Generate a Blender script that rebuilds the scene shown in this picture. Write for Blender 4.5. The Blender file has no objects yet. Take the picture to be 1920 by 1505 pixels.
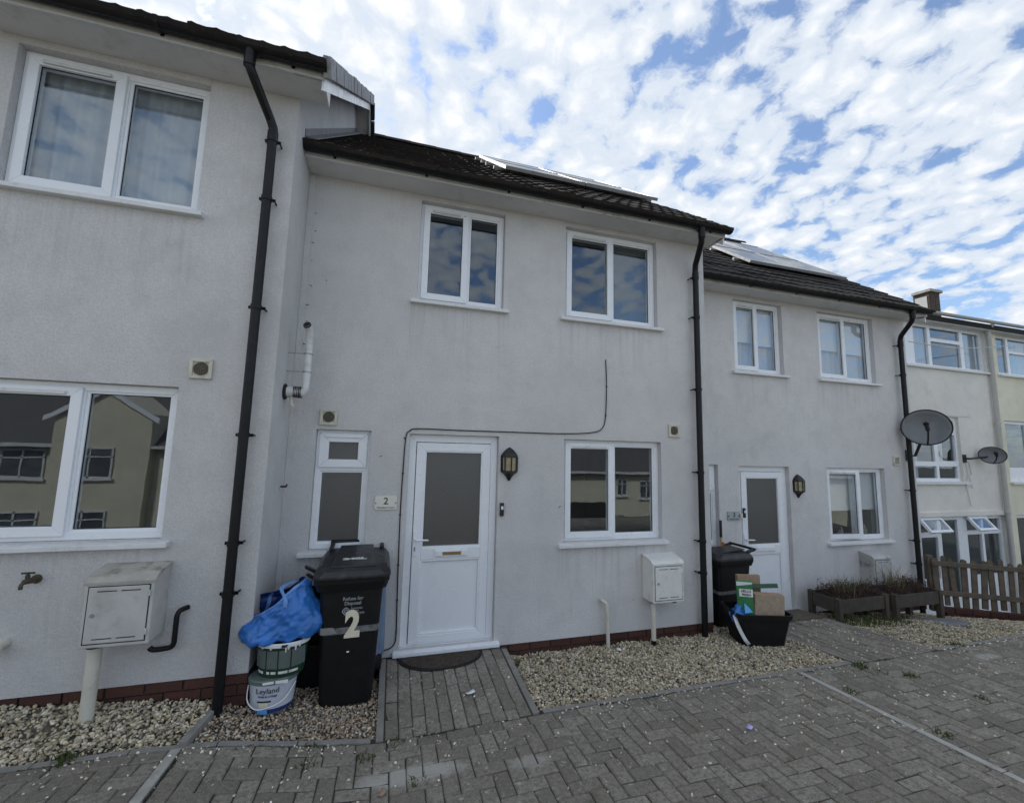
import bpy, bmesh, math, random
import numpy as np
from mathutils import Matrix, Vector
random.seed(7); RNG = np.random.default_rng(7)
SC = bpy.context.scene; COL = SC.collection

# ---------------------------------------------------------------- camera
cam = bpy.data.objects.new('camera', bpy.data.cameras.new('camera')); COL.objects.link(cam)
YAW, PITCH, ROLL = 0.27688, 0.11387, 0.02439
cy_, sy_, cp_, sp_ = math.cos(YAW), math.sin(YAW), math.cos(PITCH), math.sin(PITCH)
fw = Vector((sy_*cp_, cy_*cp_, sp_)); rt = Vector((cy_, -sy_, 0)); up = rt.cross(fw)
r2 = rt*math.cos(ROLL)+up*math.sin(ROLL); u2 = up*math.cos(ROLL)-rt*math.sin(ROLL)
cam.matrix_world = Matrix.Translation((0, -4.2, 2.05)) @ Matrix((r2, u2, -fw)).transposed().to_4x4()
cam.data.sensor_width = 36; cam.data.lens = 777.3/1920*36
cam.data.clip_start = 0.05; cam.data.clip_end = 2000
SC.camera = cam

# ---------------------------------------------------------------- light
SUN_DIR = Vector((-0.50, 0.80, 0.84)).normalized()          # towards the sun: behind the houses, to the left
SUN_EL = math.asin(SUN_DIR.z); SUN_AZ = math.atan2(SUN_DIR.x, SUN_DIR.y)
sun = bpy.data.objects.new('sun', bpy.data.lights.new('sun', 'SUN')); COL.objects.link(sun)
sun.data.energy = 2.7; sun.data.angle = math.radians(6); sun.data.color = (1.0, 0.955, 0.89)
sun.rotation_euler = SUN_DIR.to_track_quat('Z', 'Y').to_euler()

world = bpy.data.worlds.new('World'); SC.world = world; world.use_nodes = True
nt = world.node_tree; nt.nodes.clear()
def nd(t, typ, inp=None, **kw):
    n = t.nodes.new(typ)
    for k, v in kw.items(): setattr(n, k, v)
    for k, v in (inp or {}).items():
        s = n.inputs[k]
        if isinstance(v, bpy.types.NodeSocket): t.links.new(v, s)
        else: s.default_value = v
    return n
def mth(t, op, a, b=0.0, c=0.0, clamp=False):
    return nd(t, 'ShaderNodeMath', {0: a, 1: b, 2: c}, operation=op, use_clamp=clamp).outputs[0]
def mixc(t, fac, a, b, blend='MIX'):
    n = nd(t, 'ShaderNodeMix', None, data_type='RGBA', blend_type=blend)
    for k, v in ((0, fac), (6, a), (7, b)):
        if isinstance(v, bpy.types.NodeSocket): t.links.new(v, n.inputs[k])
        else: n.inputs[k].default_value = v if k == 0 or len(v) == 4 else (*v, 1)
    return n.outputs[2]
def ramp(t, x, lo, hi, a=0.0, b=1.0, smooth=True):
    n = nd(t, 'ShaderNodeMapRange', {0: x, 1: lo, 2: hi, 3: a, 4: b})
    n.interpolation_type = 'SMOOTHSTEP' if smooth else 'LINEAR'
    return n.outputs[0]
def noise(t, vec, scale, detail=4, rough=.55, dist=0.0):
    return nd(t, 'ShaderNodeTexNoise', {'Vector': vec, 'Scale': scale, 'Detail': detail, 'Roughness': rough, 'Distortion': dist}).outputs['Fac']

sky = nd(nt, 'ShaderNodeTexSky', sky_type='NISHITA', sun_disc=False, sun_elevation=SUN_EL, sun_rotation=SUN_AZ,
         altitude=40, air_density=1.0, dust_density=0.6, ozone_density=1.6)
gen = nd(nt, 'ShaderNodeTexCoord').outputs['Generated']
sep = nd(nt, 'ShaderNodeSeparateXYZ', {0: gen})
den = mth(nt, 'ADD', mth(nt, 'MAXIMUM', sep.outputs[2], 0.0), 0.24)
px = mth(nt, 'DIVIDE', sep.outputs[0], den); py = mth(nt, 'DIVIDE', sep.outputs[1], den)
pv = nd(nt, 'ShaderNodeCombineXYZ', {0: px, 1: py, 2: 3.7}).outputs[0]
wob = nd(nt, 'ShaderNodeTexNoise', {'Vector': pv, 'Scale': 10.0, 'Detail': 5.0}).outputs['Color']
pvw = nd(nt, 'ShaderNodeVectorMath', {0: pv, 1: nd(nt, 'ShaderNodeVectorMath', {0: wob, 3: 0.10}, operation='SCALE').outputs[0]}, operation='ADD').outputs[0]
vor = nd(nt, 'ShaderNodeTexVoronoi', {'Vector': pvw, 'Scale': 16.0, 'Smoothness': 0.5, 'Randomness': 1.0}, feature='SMOOTH_F1').outputs['Distance']
fbm = noise(nt, pvw, 14.0, 10, .60, 0.0)
fine = noise(nt, pvw, 30.0, 6, .60, 0.0)
big = noise(nt, pv, 1.5, 3, .5)
# cloud thickness: puffs of the layer, torn by finer turbulence, thinner away from the sun
sidew = nd(nt, 'ShaderNodeVectorMath', {0: gen, 1: (-0.50, 0.42, 0.28)}, operation='DOT_PRODUCT').outputs['Value']
thick = mth(nt, 'ADD', mth(nt, 'MULTIPLY', vor, -0.78), mth(nt, 'MULTIPLY', fbm, 1.15))
thick = mth(nt, 'ADD', thick, mth(nt, 'MULTIPLY', fine, .32))
thick = mth(nt, 'ADD', thick, mth(nt, 'MULTIPLY', mth(nt, 'SUBTRACT', big, .5), .45))
thick = mth(nt, 'ADD', thick, mth(nt, 'MULTIPLY', sidew, .20))
cover = ramp(nt, thick, 0.05, 0.36, .07, 1.0)
shade = ramp(nt, thick, 0.34, 0.80)
cloud = mixc(nt, shade, (6.0, 6.6, 7.4), (8.1, 8.2, 8.3))
low = ramp(nt, sep.outputs[2], 0.0, 0.30)
skyc = mixc(nt, 1.0, sky.outputs[0], (1.38, 1.50, 1.62), 'MULTIPLY')
col = mixc(nt, mth(nt, 'MULTIPLY', cover, .97), skyc, cloud)
col = mixc(nt, mth(nt, 'MULTIPLY', mth(nt, 'SUBTRACT', 1.0, low), .40), col, (7.6, 8.0, 8.5))
col = mixc(nt, ramp(nt, sep.outputs[2], -.02, 0.0, 1.0, 0.0), col, (6.5, 6.9, 7.3))
bg = nd(nt, 'ShaderNodeBackground', {'Color': col, 'Strength': 0.092})
nt.links.new(bg.outputs[0], nd(nt, 'ShaderNodeOutputWorld').inputs[0])

SC.view_settings.view_transform = 'Standard'; SC.view_settings.look = 'None'
SC.view_settings.exposure = 0.46; SC.view_settings.gamma = 1.0; SC.view_settings.use_curve_mapping = False
SC.render.engine = 'CYCLES'; SC.cycles.use_denoising = True
SC.cycles.max_bounces = 7; SC.cycles.transparent_max_bounces = 12

# ---------------------------------------------------------------- materials
def new_mat(name):
    m = bpy.data.materials.new(name); m.use_nodes = True; t = m.node_tree; t.nodes.clear()
    out = nd(t, 'ShaderNodeOutputMaterial'); return m, t, out
def pbsdf(t, out, col, rough=.5, bump=None, bstr=.3, bdist=.01, spec=.5, metal=0.0, sss=0.0):
    b = nd(t, 'ShaderNodeBsdfPrincipled', {'Roughness': rough, 'Metallic': metal, 'Specular IOR Level': spec})
    if isinstance(col, bpy.types.NodeSocket): t.links.new(col, b.inputs['Base Color'])
    else: b.inputs['Base Color'].default_value = (*col[:3], 1)
    if bump is not None:
        t.links.new(nd(t, 'ShaderNodeBump', {'Height': bump, 'Strength': bstr, 'Distance': bdist}).outputs[0], b.inputs['Normal'])
    t.links.new(b.outputs[0], out.inputs[0]); return b
def geo(t): return nd(t, 'ShaderNodeNewGeometry')
def vscale(t, v, s): return nd(t, 'ShaderNodeVectorMath', {0: v, 1: s}, operation='MULTIPLY').outputs[0]
def rnd(t):
    a = nd(t, 'ShaderNodeObjectInfo').outputs['Random']; b = geo(t).outputs['Random Per Island']
    return mth(t, 'FRACT', mth(t, 'ADD', mth(t, 'MULTIPLY', a, 7.31), b))

def simple(name, col, rough=.5, var=.12, nscale=14, spec=.5, metal=0.0, bstr=0.0, bscale=120, dirt=None, dscale=6, damt=.5):
    m, t, out = new_mat(name); pos = geo(t).outputs['Position']
    n = noise(t, pos, nscale, 5, .6)
    f = ramp(t, n, .25, .75)
    c = mixc(t, f, tuple(x*(1-var) for x in col), tuple(min(1, x*(1+var)) for x in col))
    if dirt:
        d = ramp(t, noise(t, pos, dscale, 7, .68), .50, .72)
        c = mixc(t, mth(t, 'MULTIPLY', d, damt), c, dirt)
    r = ramp(t, noise(t, pos, nscale*2.3, 4), .3, .7, max(.02, rough-.08), min(1, rough+.08))
    pbsdf(t, out, c, r, noise(t, pos, bscale, 3) if bstr else None, bstr, .004, spec, metal); return m

SILLS = ((.10, 1.13, 3.50), (1.72, 3.05, 3.50), (1.73, 3.07, 1.03), (-.76, -.14, 1.05))
def render_wall(name, base, stain=(.20, .20, .205), streak=.3, sills=()):
    """painted roughcast: grain, blotches, damp marks, drip stains below the sills"""
    m, t, out = new_mat(name); pos = geo(t).outputs['Position']; obj = nd(t, 'ShaderNodeTexCoord').outputs['Object']
    big = noise(t, pos, 0.8, 5, .6); mid = noise(t, pos, 3.6, 7, .68)
    c = mixc(t, ramp(t, big, .3, .7), tuple(x*.90 for x in base), tuple(x*1.06 for x in base))
    c = mixc(t, ramp(t, mid, .42, .70, 0, .42), c, tuple(x*.74 for x in base))
    blot = mth(t, 'MULTIPLY', ramp(t, noise(t, pos, 1.9, 8, .72), .54, .68), ramp(t, noise(t, pos, .45, 2), .42, .62))
    c = mixc(t, mth(t, 'MULTIPLY', blot, .30), c, tuple(x*.58 for x in base))
    sv = vscale(t, pos, (7.5, 7.5, .5))
    dn = noise(t, sv, 1.6, 7, .72)
    st = mth(t, 'MULTIPLY', ramp(t, dn, .50, .74), ramp(t, noise(t, pos, .7, 2), .40, .66))
    c = mixc(t, mth(t, 'MULTIPLY', st, streak*.45), c, stain)
    if sills:
        q = nd(t, 'ShaderNodeSeparateXYZ', {0: obj}); X, Z = q.outputs[0], q.outputs[2]; tot = None
        for x0, x1, z in sills:
            e = mth(t, 'MULTIPLY', ramp(t, X, x0-.03, x0+.02), ramp(t, X, x1-.02, x1+.03, 1, 0))
            e = mth(t, 'MULTIPLY', e, mth(t, 'MULTIPLY', ramp(t, Z, z-.85, z-.02, 0, 1), ramp(t, Z, z-.01, z+.0, 1, 0)))
            tot = e if tot is None else mth(t, 'ADD', tot, e)
        dr = mth(t, 'MULTIPLY', tot, ramp(t, noise(t, vscale(t, pos, (20, 20, .8)), 1.0, 5, .7), .46, .66))
        c = mixc(t, mth(t, 'MULTIPLY', dr, .32), c, tuple(x*.50 for x in base))
        patch = mth(t, 'MULTIPLY', ramp(t, mth(t, 'ABSOLUTE', mth(t, 'SUBTRACT', X, 1.62)), .30, .42, 1, 0), ramp(t, mth(t, 'ADD', Z, mth(t, 'MULTIPLY', mid, .12)), .40, .50, 1, 0))
        c = mixc(t, mth(t, 'MULTIPLY', patch, .30), c, tuple(min(.9, x*1.25) for x in base))
    g2_ = noise(t, pos, 58, 5, .75); grain = noise(t, pos, 120, 3, .7)
    c = mixc(t, ramp(t, g2_, .40, .62, .0, .36), c, tuple(x*.66 for x in base))
    c = mixc(t, ramp(t, g2_, .60, .70, .0, .30), c, tuple(min(.9, x*1.25) for x in base))
    c = mixc(t, ramp(t, grain, .38, .62, .0, .35), c, tuple(x*.70 for x in base))
    h = mth(t, 'ADD', mth(t, 'MULTIPLY', grain, .8), mth(t, 'MULTIPLY', g2_, 1.1))
    pbsdf(t, out, c, .9, h, .9, .010, .2); return m

M = {}
M['wall'] = render_wall('roughcast_render', (.742, .735, .735), sills=SILLS)
M['wall_cream'] = render_wall('cream_render', (.89, .865, .81), (.33, .30, .25), .35)
M['wall_yellow'] = render_wall('pale_yellow_render', (.87, .84, .67), (.35, .33, .24), .3)
M['wall_opposite'] = render_wall('cream_masonry', (.78, .73, .58), (.3, .27, .18), .3)
M['upvc'] = simple('white_upvc', (.80, .83, .87), .30, .012, 2, dirt=(.66, .67, .68), dscale=3, damt=.10)  # faint blue of the reflected sky put into the white
M['upvc_dirty'] = simple('weathered_white_upvc', (.66, .67, .67), .42, .06, 6, dirt=(.30, .28, .24), dscale=8, damt=.55)
M['sill'] = simple('painted_sill', (.70, .71, .72), .55, .04, 8, dirt=(.40, .39, .36), dscale=14, damt=.35)
M['soffit'] = simple('soffit_board', (.62, .615, .61), .5, .06, 3, dirt=(.30, .28, .26), dscale=3, damt=.5)
M['black_plastic'] = simple('black_plastic', (.006, .006, .0075), .45, .25, 10, spec=.32)
M['gutter'] = simple('black_gutter', (.006, .006, .007), .45, .25, 6, spec=.3, dirt=(.022, .02, .018), dscale=8, damt=.5)
M['bin'] = simple('black_bin_plastic', (.006, .006, .007), .5, .2, 12, spec=.35, bstr=.12, bscale=220, dirt=(.016, .016, .016), dscale=5, damt=.5)
M['bin_lid'] = simple('worn_bin_lid', (.016, .016, .019), .42, .25, 7, bstr=.1, bscale=200, dirt=(.09, .09, .09), dscale=12, damt=.35)
M['tape'] = simple('silver_tape', (.16, .165, .17), .35, .35, 30, dirt=(.02, .02, .02), dscale=14, damt=.9)
M['cream_plastic'] = simple('cream_plastic', (.58, .56, .47), .45, .08, 10, dirt=(.22, .19, .13), dscale=12, damt=.5)
M['grille'] = simple('vent_grille', (.15, .13, .09), .6, .3, 60)
M['dark'] = simple('dark_hole', (.015, .014, .013), .8, .2)
M['meter_white'] = simple('white_meter_box', (.70, .71, .68), .45, .05, 6, dirt=(.36, .34, .28), dscale=9, damt=.3)
M['meter_old'] = simple('old_meter_box', (.50, .50, .48), .55, .10, 6, dirt=(.22, .20, .17), dscale=5, damt=.4)
M['hood_moss'] = simple('mossy_hood', (.40, .385, .34), .7, .15, 8, dirt=(.10, .085, .05), dscale=7, damt=.95)
M['meter_worn'] = simple('chalky_meter_box', (.46, .46, .45), .7, .15, 8, dirt=(.055, .055, .055), dscale=4, damt=.9)
M['pipe_white'] = simple('off_white_pipe', (.62, .60, .52), .4, .06, 8, dirt=(.33, .29, .2), dscale=10, damt=.4)
M['pipe_grey'] = simple('grey_pipe', (.48, .48, .46), .5, .1, 8, dirt=(.25, .23, .2), dscale=8, damt=.4)
M['brass'] = simple('tarnished_brass', (.085, .068, .042), .6, .35, 40, metal=.35)
M['bracket_metal'] = simple('galvanised_metal', (.38, .38, .38), .45, .15, 40, metal=.7)
M['alu'] = simple('aluminium_frame', (.34, .35, .36), .4, .08, 10, metal=.5)
M['paint_white'] = simple('white_print', (.72, .72, .70), .5, .08, 40, dirt=(.05, .05, .05), dscale=45, damt=.5)
M['print_faint'] = simple('faint_white_print', (.30, .32, .34), .5, .2, 60, dirt=(.02, .02, .02), dscale=60, damt=.7)
M['number_cream'] = simple('cream_sticker', (.74, .68, .53), .4, .05, 20)
M['ink'] = simple('black_ink', (.015, .016, .02), .5, .1)
M['lantern'] = simple('black_lantern_metal', (.010, .010, .010), .4, .2, 20)
M['mat_brown'] = simple('coir_mat', (.050, .038, .028), .95, .4, 25, bstr=.6, bscale=260)
M['rubber'] = simple('black_rubber', (.012, .012, .012), .8, .2, 30)
M['mat_tan'] = simple('tan_mat', (.10, .082, .062), .95, .3, 25, bstr=.6, bscale=260)
M['timber'] = simple('weathered_timber', (.060, .050, .040), .85, .30, 5, bstr=.3, bscale=60, dirt=(.035, .038, .025), dscale=6, damt=.6)
M['picket'] = simple('grey_brown_picket', (.125, .100, .074), .85, .25, 7, bstr=.3, bscale=70, dirt=(.055, .055, .04), dscale=9, damt=.5)
M['concrete'] = simple('concrete', (.38, .37, .34), .9, .14, 9, bstr=.4, bscale=150, dirt=(.17, .165, .14), dscale=7, damt=.6)
M['kerb'] = simple('dirty_kerb', (.23, .222, .205), .92, .2, 10, bstr=.5, bscale=150, dirt=(.10, .10, .08), dscale=5, damt=.8)
M['manhole'] = simple('grey_cover', (.17, .18, .20), .6, .15, 12)
M['cable'] = simple('black_cable', (.015, .015, .017), .5, .1)
M['card'] = simple('brown_cardboard', (.33, .235, .155), .8, .10, 14, dirt=(.20, .135, .08), dscale=10, damt=.4)
M['card_print'] = simple('printed_cardboard', (.36, .28, .21), .75, .10, 20, dirt=(.18, .12, .08), dscale=38, damt=.7)
M['green_box'] = simple('green_packet', (.035, .20, .075), .45, .12, 10)
M['green_dark'] = simple('dark_green_card', (.018, .075, .035), .5, .25, 30)
M['blue_plastic'] = simple('blue_woven_plastic', (.030, .16, .50), .30, .22, 9, bstr=.9, bscale=16)
M['blue_inside'] = simple('shaded_blue_plastic', (.012, .035, .16), .45, .2, 9)  # bag plastic darkened, shade of the open mouth put into the colour
M['blue_strap'] = simple('pale_blue_strap', (.13, .28, .62), .45, .12, 15)
M['blue_grey'] = simple('faded_blue_fabric', (.17, .23, .33), .7, .12, 9)
M['paper'] = simple('white_paper', (.74, .75, .76), .7, .06, 20)
M['paper_print'] = simple('printed_paper', (.66, .67, .68), .6, .06, 20, dirt=(.15, .16, .2), dscale=90, damt=.5)
M['mauve'] = simple('mauve_wrapper', (.50, .45, .80), .45, .08, 40)
M['bucket_label'] = simple('grey_green_label', (.115, .145, .135), .45, .12, 14)
M['bucket_green'] = simple('dark_green_plastic', (.012, .045, .025), .4, .2, 14)
M['tub_white'] = simple('white_tub', (.55, .60, .68), .4, .06, 9, dirt=(.28, .29, .32), dscale=10, damt=.35)
M['tub_blue'] = simple('navy_tub_band', (.02, .045, .16), .4, .2, 14)
M['sky_blue'] = simple('light_blue_label', (.12, .38, .80), .4, .08, 20)
M['yellow'] = simple('yellow_plastic', (.62, .45, .06), .45, .1, 20)
M['orange'] = simple('orange_plastic', (.62, .13, .03), .45, .1, 20)
M['wood_yellow'] = simple('pale_broom_wood', (.50, .36, .14), .6, .1, 12)
M['blind'] = simple('white_blind', (.66, .67, .68), .8, .03, 5)
M['curtain'] = simple('grey_curtain', (.50, .51, .54), .9, .08, 3)
M['net'] = simple('net_curtain', (.36, .39, .42), .9, .12, 2.5)
M['room'] = simple('room_plaster', (.20, .205, .22), .9, .1, 2)  # room dimness put into the plaster colour
M['room_dark'] = simple('dim_room', (.10, .10, .105), .9, .1, 2)  # darker copy of the room colour, standing in for dimness
M['wood_sill'] = simple('indoor_items', (.25, .22, .2), .7, .3, 9)
M['gold'] = simple('brass_brush_plate', (.30, .17, .06), .5, .35, 60, metal=.3)
M['slate_plate'] = simple('pale_house_plate', (.70, .69, .62), .35, .03, 9)
M['glass_plate'] = simple('frosted_plate', (.34, .39, .40), .2, .06, 9)
M['dish_grey'] = simple('grey_dish', (.16, .16, .17), .45, .1, 14)
M['lamp_glass'] = simple('amber_lantern_glass', (.36, .31, .19), .25, .25, 22)
M['lamp_bulb'] = simple('white_bulb', (.75, .73, .66), .3, .03)
M['chimney_brick'] = simple('dark_chimney_brick', (.085, .062, .050), .9, .35, 9, bstr=.3)
M['far_pane'] = simple('far_window_pane', (.10, .11, .12), .15, .4, 1.5)
M['pane_backing'] = simple('pane_backing', (.10, .115, .125), .8, .05, 4)

def brick_mat():
    m, t, out = new_mat('red_plinth_brick'); pos = geo(t).outputs['Position']
    r = rnd(t)
    c = mixc(t, r, (.062, .030, .025), (.095, .044, .035))
    c = mixc(t, ramp(t, noise(t, pos, 30, 6, .7), .45, .75, 0, .6), c, (.045, .024, .022))
    pbsdf(t, out, c, .9, noise(t, pos, 140, 4), .4, .004, .25); return m
M['brick'] = brick_mat()
M['mortar'] = simple('mortar', (.085, .07, .062), .95, .25, 30, bstr=.3)

def paver_mat():
    m, t, out = new_mat('grey_block_paver'); pos = geo(t).outputs['Position']; r = rnd(t)
    c = mixc(t, r, (.205, .183, .152), (.335, .303, .257))
    c = mixc(t, ramp(t, noise(t, pos, 38, 7, .78), .40, .64, 0, .85), c, (.135, .121, .101))
    c = mixc(t, ramp(t, noise(t, pos, 150, 4, .7), .54, .68, 0, .70), c, (.38, .36, .325))
    c = mixc(t, ramp(t, noise(t, vscale(t, pos, (1.03, 1.07, 1)), 170, 3, .65), .56, .70, 0, .8), c, (.075, .072, .066))
    lich = mth(t, 'MULTIPLY', ramp(t, noise(t, pos, 22, 8, .74), .57, .66), ramp(t, noise(t, pos, 1.6, 3), .36, .60))
    c = mixc(t, mth(t, 'MULTIPLY', lich, .75), c, (.48, .46, .42))
    moss = mth(t, 'MULTIPLY', ramp(t, noise(t, pos, 9, 6, .7), .55, .68), ramp(t, noise(t, pos, 1.1, 2), .46, .62))
    c = mixc(t, mth(t, 'MULTIPLY', moss, .55), c, (.085, .092, .050))
    for (sx, sy, rx, ry, k) in ((.22, -1.40, .34, .09, .62), (.95, -1.50, .13, .06, .42), (5.9, -1.26, .16, .06, .5)):   # old cement spills
        d = nd(t, 'ShaderNodeVectorMath', {0: vscale(t, nd(t, 'ShaderNodeVectorMath', {0: pos, 1: (sx, sy, 0)}, operation='SUBTRACT').outputs[0], (1/rx, 1/ry, 0))}, operation='LENGTH').outputs['Value']
        w = ramp(t, mth(t, 'ADD', d, mth(t, 'MULTIPLY', noise(t, pos, 14, 5, .7), 1.1)), 1.15, 1.75, k, 0)
        c = mixc(t, w, c, (.52, .505, .47))
    h = mth(t, 'ADD', noise(t, pos, 200, 4, .7), mth(t, 'MULTIPLY', noise(t, pos, 34, 5, .65), 1.2))
    pbsdf(t, out, c, .9, h, .7, .007, .3); return m
M['paver'] = paver_mat()
def joint_mat():
    m, t, out = new_mat('joint_sand'); pos = geo(t).outputs['Position']
    c = mixc(t, ramp(t, noise(t, pos, 120, 4, .7), .4, .65), (.040, .038, .033), (.085, .080, .068))
    c = mixc(t, ramp(t, noise(t, pos, 3, 4), .55, .70, 0, .7), c, (.045, .055, .022))
    pbsdf(t, out, c, .95, noise(t, pos, 300, 3), .5, .004, .2); return m
M['joint'] = joint_mat()
def stone_mat(name):
    m, t, out = new_mat(name); pos = geo(t).outputs['Position']
    a = nd(t, 'ShaderNodeAttribute', attribute_name='stone_colour').outputs['Color']
    c = mixc(t, ramp(t, noise(t, pos, 150, 4, .7), .35, .7, 0, .35), a, (.10, .09, .075))
    pbsdf(t, out, c, .8, noise(t, pos, 260, 3), .25, .003, .35); return m
M['stone'] = stone_mat('flint_gravel')
M['soil'] = simple('gravel_bed_soil', (.10, .088, .07), .95, .3, 40, bstr=.6, bscale=180)
M['earth'] = simple('planter_earth', (.03, .024, .018), .95, .4, 40)
M['ground'] = simple('ground_earth', (.10, .10, .085), .95, .2, 2)
M['tarmac'] = simple('tarmac', (.055, .055, .055), .9, .15, 8)

def tile_mat(name, base, lich):
    m, t, out = new_mat(name); pos = geo(t).outputs['Position']; r = rnd(t)
    c = mixc(t, r, tuple(x*.75 for x in base), tuple(x*1.3 for x in base))
    l = ramp(t, noise(t, pos, 24, 7, .75), .57, .68)
    c = mixc(t, mth(t, 'MULTIPLY', l, lich), c, (.16, .145, .115))
    mo = mth(t, 'MULTIPLY', ramp(t, noise(t, pos, 8, 6, .7), .56, .66), ramp(t, noise(t, pos, .8, 2), .45, .6))
    c = mixc(t, mth(t, 'MULTIPLY', mo, lich*.9), c, (.045, .055, .025))
    pbsdf(t, out, c, .85, noise(t, pos, 90, 5, .7), .5, .006, .3); return m
M['tile_mossy'] = tile_mat('mossy_brown_tile', (.026, .021, .019), .6)
M['tile'] = tile_mat('dark_brown_tile', (.024, .021, .020), .25)
M['slate'] = tile_mat('grey_slate', (.12, .115, .115), .3)
M['felt'] = simple('roof_underlay', (.020, .018, .017), .9, .2)
M['verge'] = simple('verge_mortar_cap', (.36, .36, .38), .8, .15, 14, dirt=(.15, .14, .13), dscale=12, damt=.7)
M['lead'] = simple('lead_flashing', (.17, .175, .19), .55, .2, 14)

def glass_mat(name, tint=(.96, .975, .98), base=.080):
    m, t, out = new_mat(name); pos = geo(t).outputs['Position']
    bmp = nd(t, 'ShaderNodeBump', {'Height': noise(t, pos, 2.6, 2, .4), 'Strength': .028, 'Distance': .02}).outputs[0]
    fc = nd(t, 'ShaderNodeLayerWeight', {'Blend': .5}).outputs['Facing']
    f = mth(t, 'ADD', mth(t, 'MULTIPLY', mth(t, 'POWER', fc, 4.2), .75), base, clamp=True)
    gl = nd(t, 'ShaderNodeBsdfGlossy', {'Color': (.84, .92, 1, 1), 'Roughness': .008, 'Normal': bmp})
    tr = nd(t, 'ShaderNodeBsdfTransparent', {'Color': (*tint, 1)})
    mx = nd(t, 'ShaderNodeMixShader', {0: f, 1: tr.outputs[0], 2: gl.outputs[0]})
    t.links.new(mx.outputs[0], out.inputs[0]); return m
M['glass'] = glass_mat('window_glass')
def dish_mat():
    m, t, out = new_mat('smoked_dish'); b = nd(t, 'ShaderNodeBsdfPrincipled', {'Base Color': (.20, .21, .225, 1), 'Roughness': .25})
    tr = nd(t, 'ShaderNodeBsdfTransparent', {'Color': (.75, .78, .80, 1)})
    t.links.new(nd(t, 'ShaderNodeMixShader', {0: .80, 1: tr.outputs[0], 2: b.outputs[0]}).outputs[0], out.inputs[0]); return m
M['dish_clear'] = dish_mat()
def frost_mat():
    m, t, out = new_mat('frosted_glass'); pos = geo(t).outputs['Position']
    n = mth(t, 'ADD', noise(t, vscale(t, pos, (150, 150, 40)), 1.0, 3, .6), mth(t, 'MULTIPLY', nd(t, 'ShaderNodeTexVoronoi', {'Vector': vscale(t, pos, (130, 130, 100)), 'Scale': 1.0}).outputs['Distance'], .6))
    bmp = nd(t, 'ShaderNodeBump', {'Height': n, 'Strength': .6, 'Distance': .005}).outputs[0]
    gl = nd(t, 'ShaderNodeBsdfGlossy', {'Color': (.95, .97, 1, 1), 'Roughness': .22, 'Normal': bmp})
    tr = nd(t, 'ShaderNodeBsdfRefraction', {'Color': (.80, .79, .76, 1), 'Roughness': .42, 'IOR': 1.02, 'Normal': bmp})
    df = nd(t, 'ShaderNodeBsdfTranslucent', {'Color': (.30, .29, .27, 1), 'Normal': bmp})
    dd = nd(t, 'ShaderNodeBsdfDiffuse', {'Color': (.17, .165, .16, 1), 'Normal': bmp})
    a1 = nd(t, 'ShaderNodeMixShader', {0: .35, 1: tr.outputs[0], 2: df.outputs[0]}); a2 = nd(t, 'ShaderNodeMixShader', {0: .38, 1: a1.outputs[0], 2: dd.outputs[0]})
    f = mth(t, 'ADD', mth(t, 'MULTIPLY', mth(t, 'POWER', nd(t, 'ShaderNodeLayerWeight', {'Blend': .5}).outputs['Facing'], 4.0), .6), .07, clamp=True)
    t.links.new(nd(t, 'ShaderNodeMixShader', {0: f, 1: a2.outputs[0], 2: gl.outputs[0]}).outputs[0], out.inputs[0]); return m
M['frost'] = frost_mat()
def panel_mat():
    m, t, out = new_mat('solar_glass'); pos = geo(t).outputs['Position']
    c = mixc(t, noise(t, pos, 8, 3), (.020, .024, .036), (.045, .05, .062))
    pbsdf(t, out, c, ramp(t, noise(t, pos, 5, 4), .3, .7, .14, .30), None, spec=.8); return m
M['solar'] = panel_mat()
def leaf_mat(name, a, b):
    m, t, out = new_mat(name); r = rnd(t)
    c = mixc(t, r, a, b); d = nd(t, 'ShaderNodeBsdfPrincipled', {'Base Color': c, 'Roughness': .6, 'Specular IOR Level': .3})
    tl = nd(t, 'ShaderNodeBsdfTranslucent', {'Color': c})
    t.links.new(nd(t, 'ShaderNodeMixShader', {0: .25, 1: d.outputs[0], 2: tl.outputs[0]}).outputs[0], out.inputs[0]); return m
M['weed'] = leaf_mat('green_weed', (.045, .075, .018), (.095, .12, .035))
M['dry_grass'] = leaf_mat('dry_grass', (.13, .125, .06), (.24, .21, .12))
M['heather'] = leaf_mat('purple_brown_leaf', (.05, .028, .028), (.11, .062, .055))
M['shrub'] = leaf_mat('shrub_leaf', (.03, .05, .014), (.075, .10, .03))
M['moss_leaf'] = leaf_mat('joint_moss', (.035, .040, .018), (.085, .080, .042))
M['stem'] = simple('plant_stem', (.055, .045, .03), .8, .3)

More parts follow.
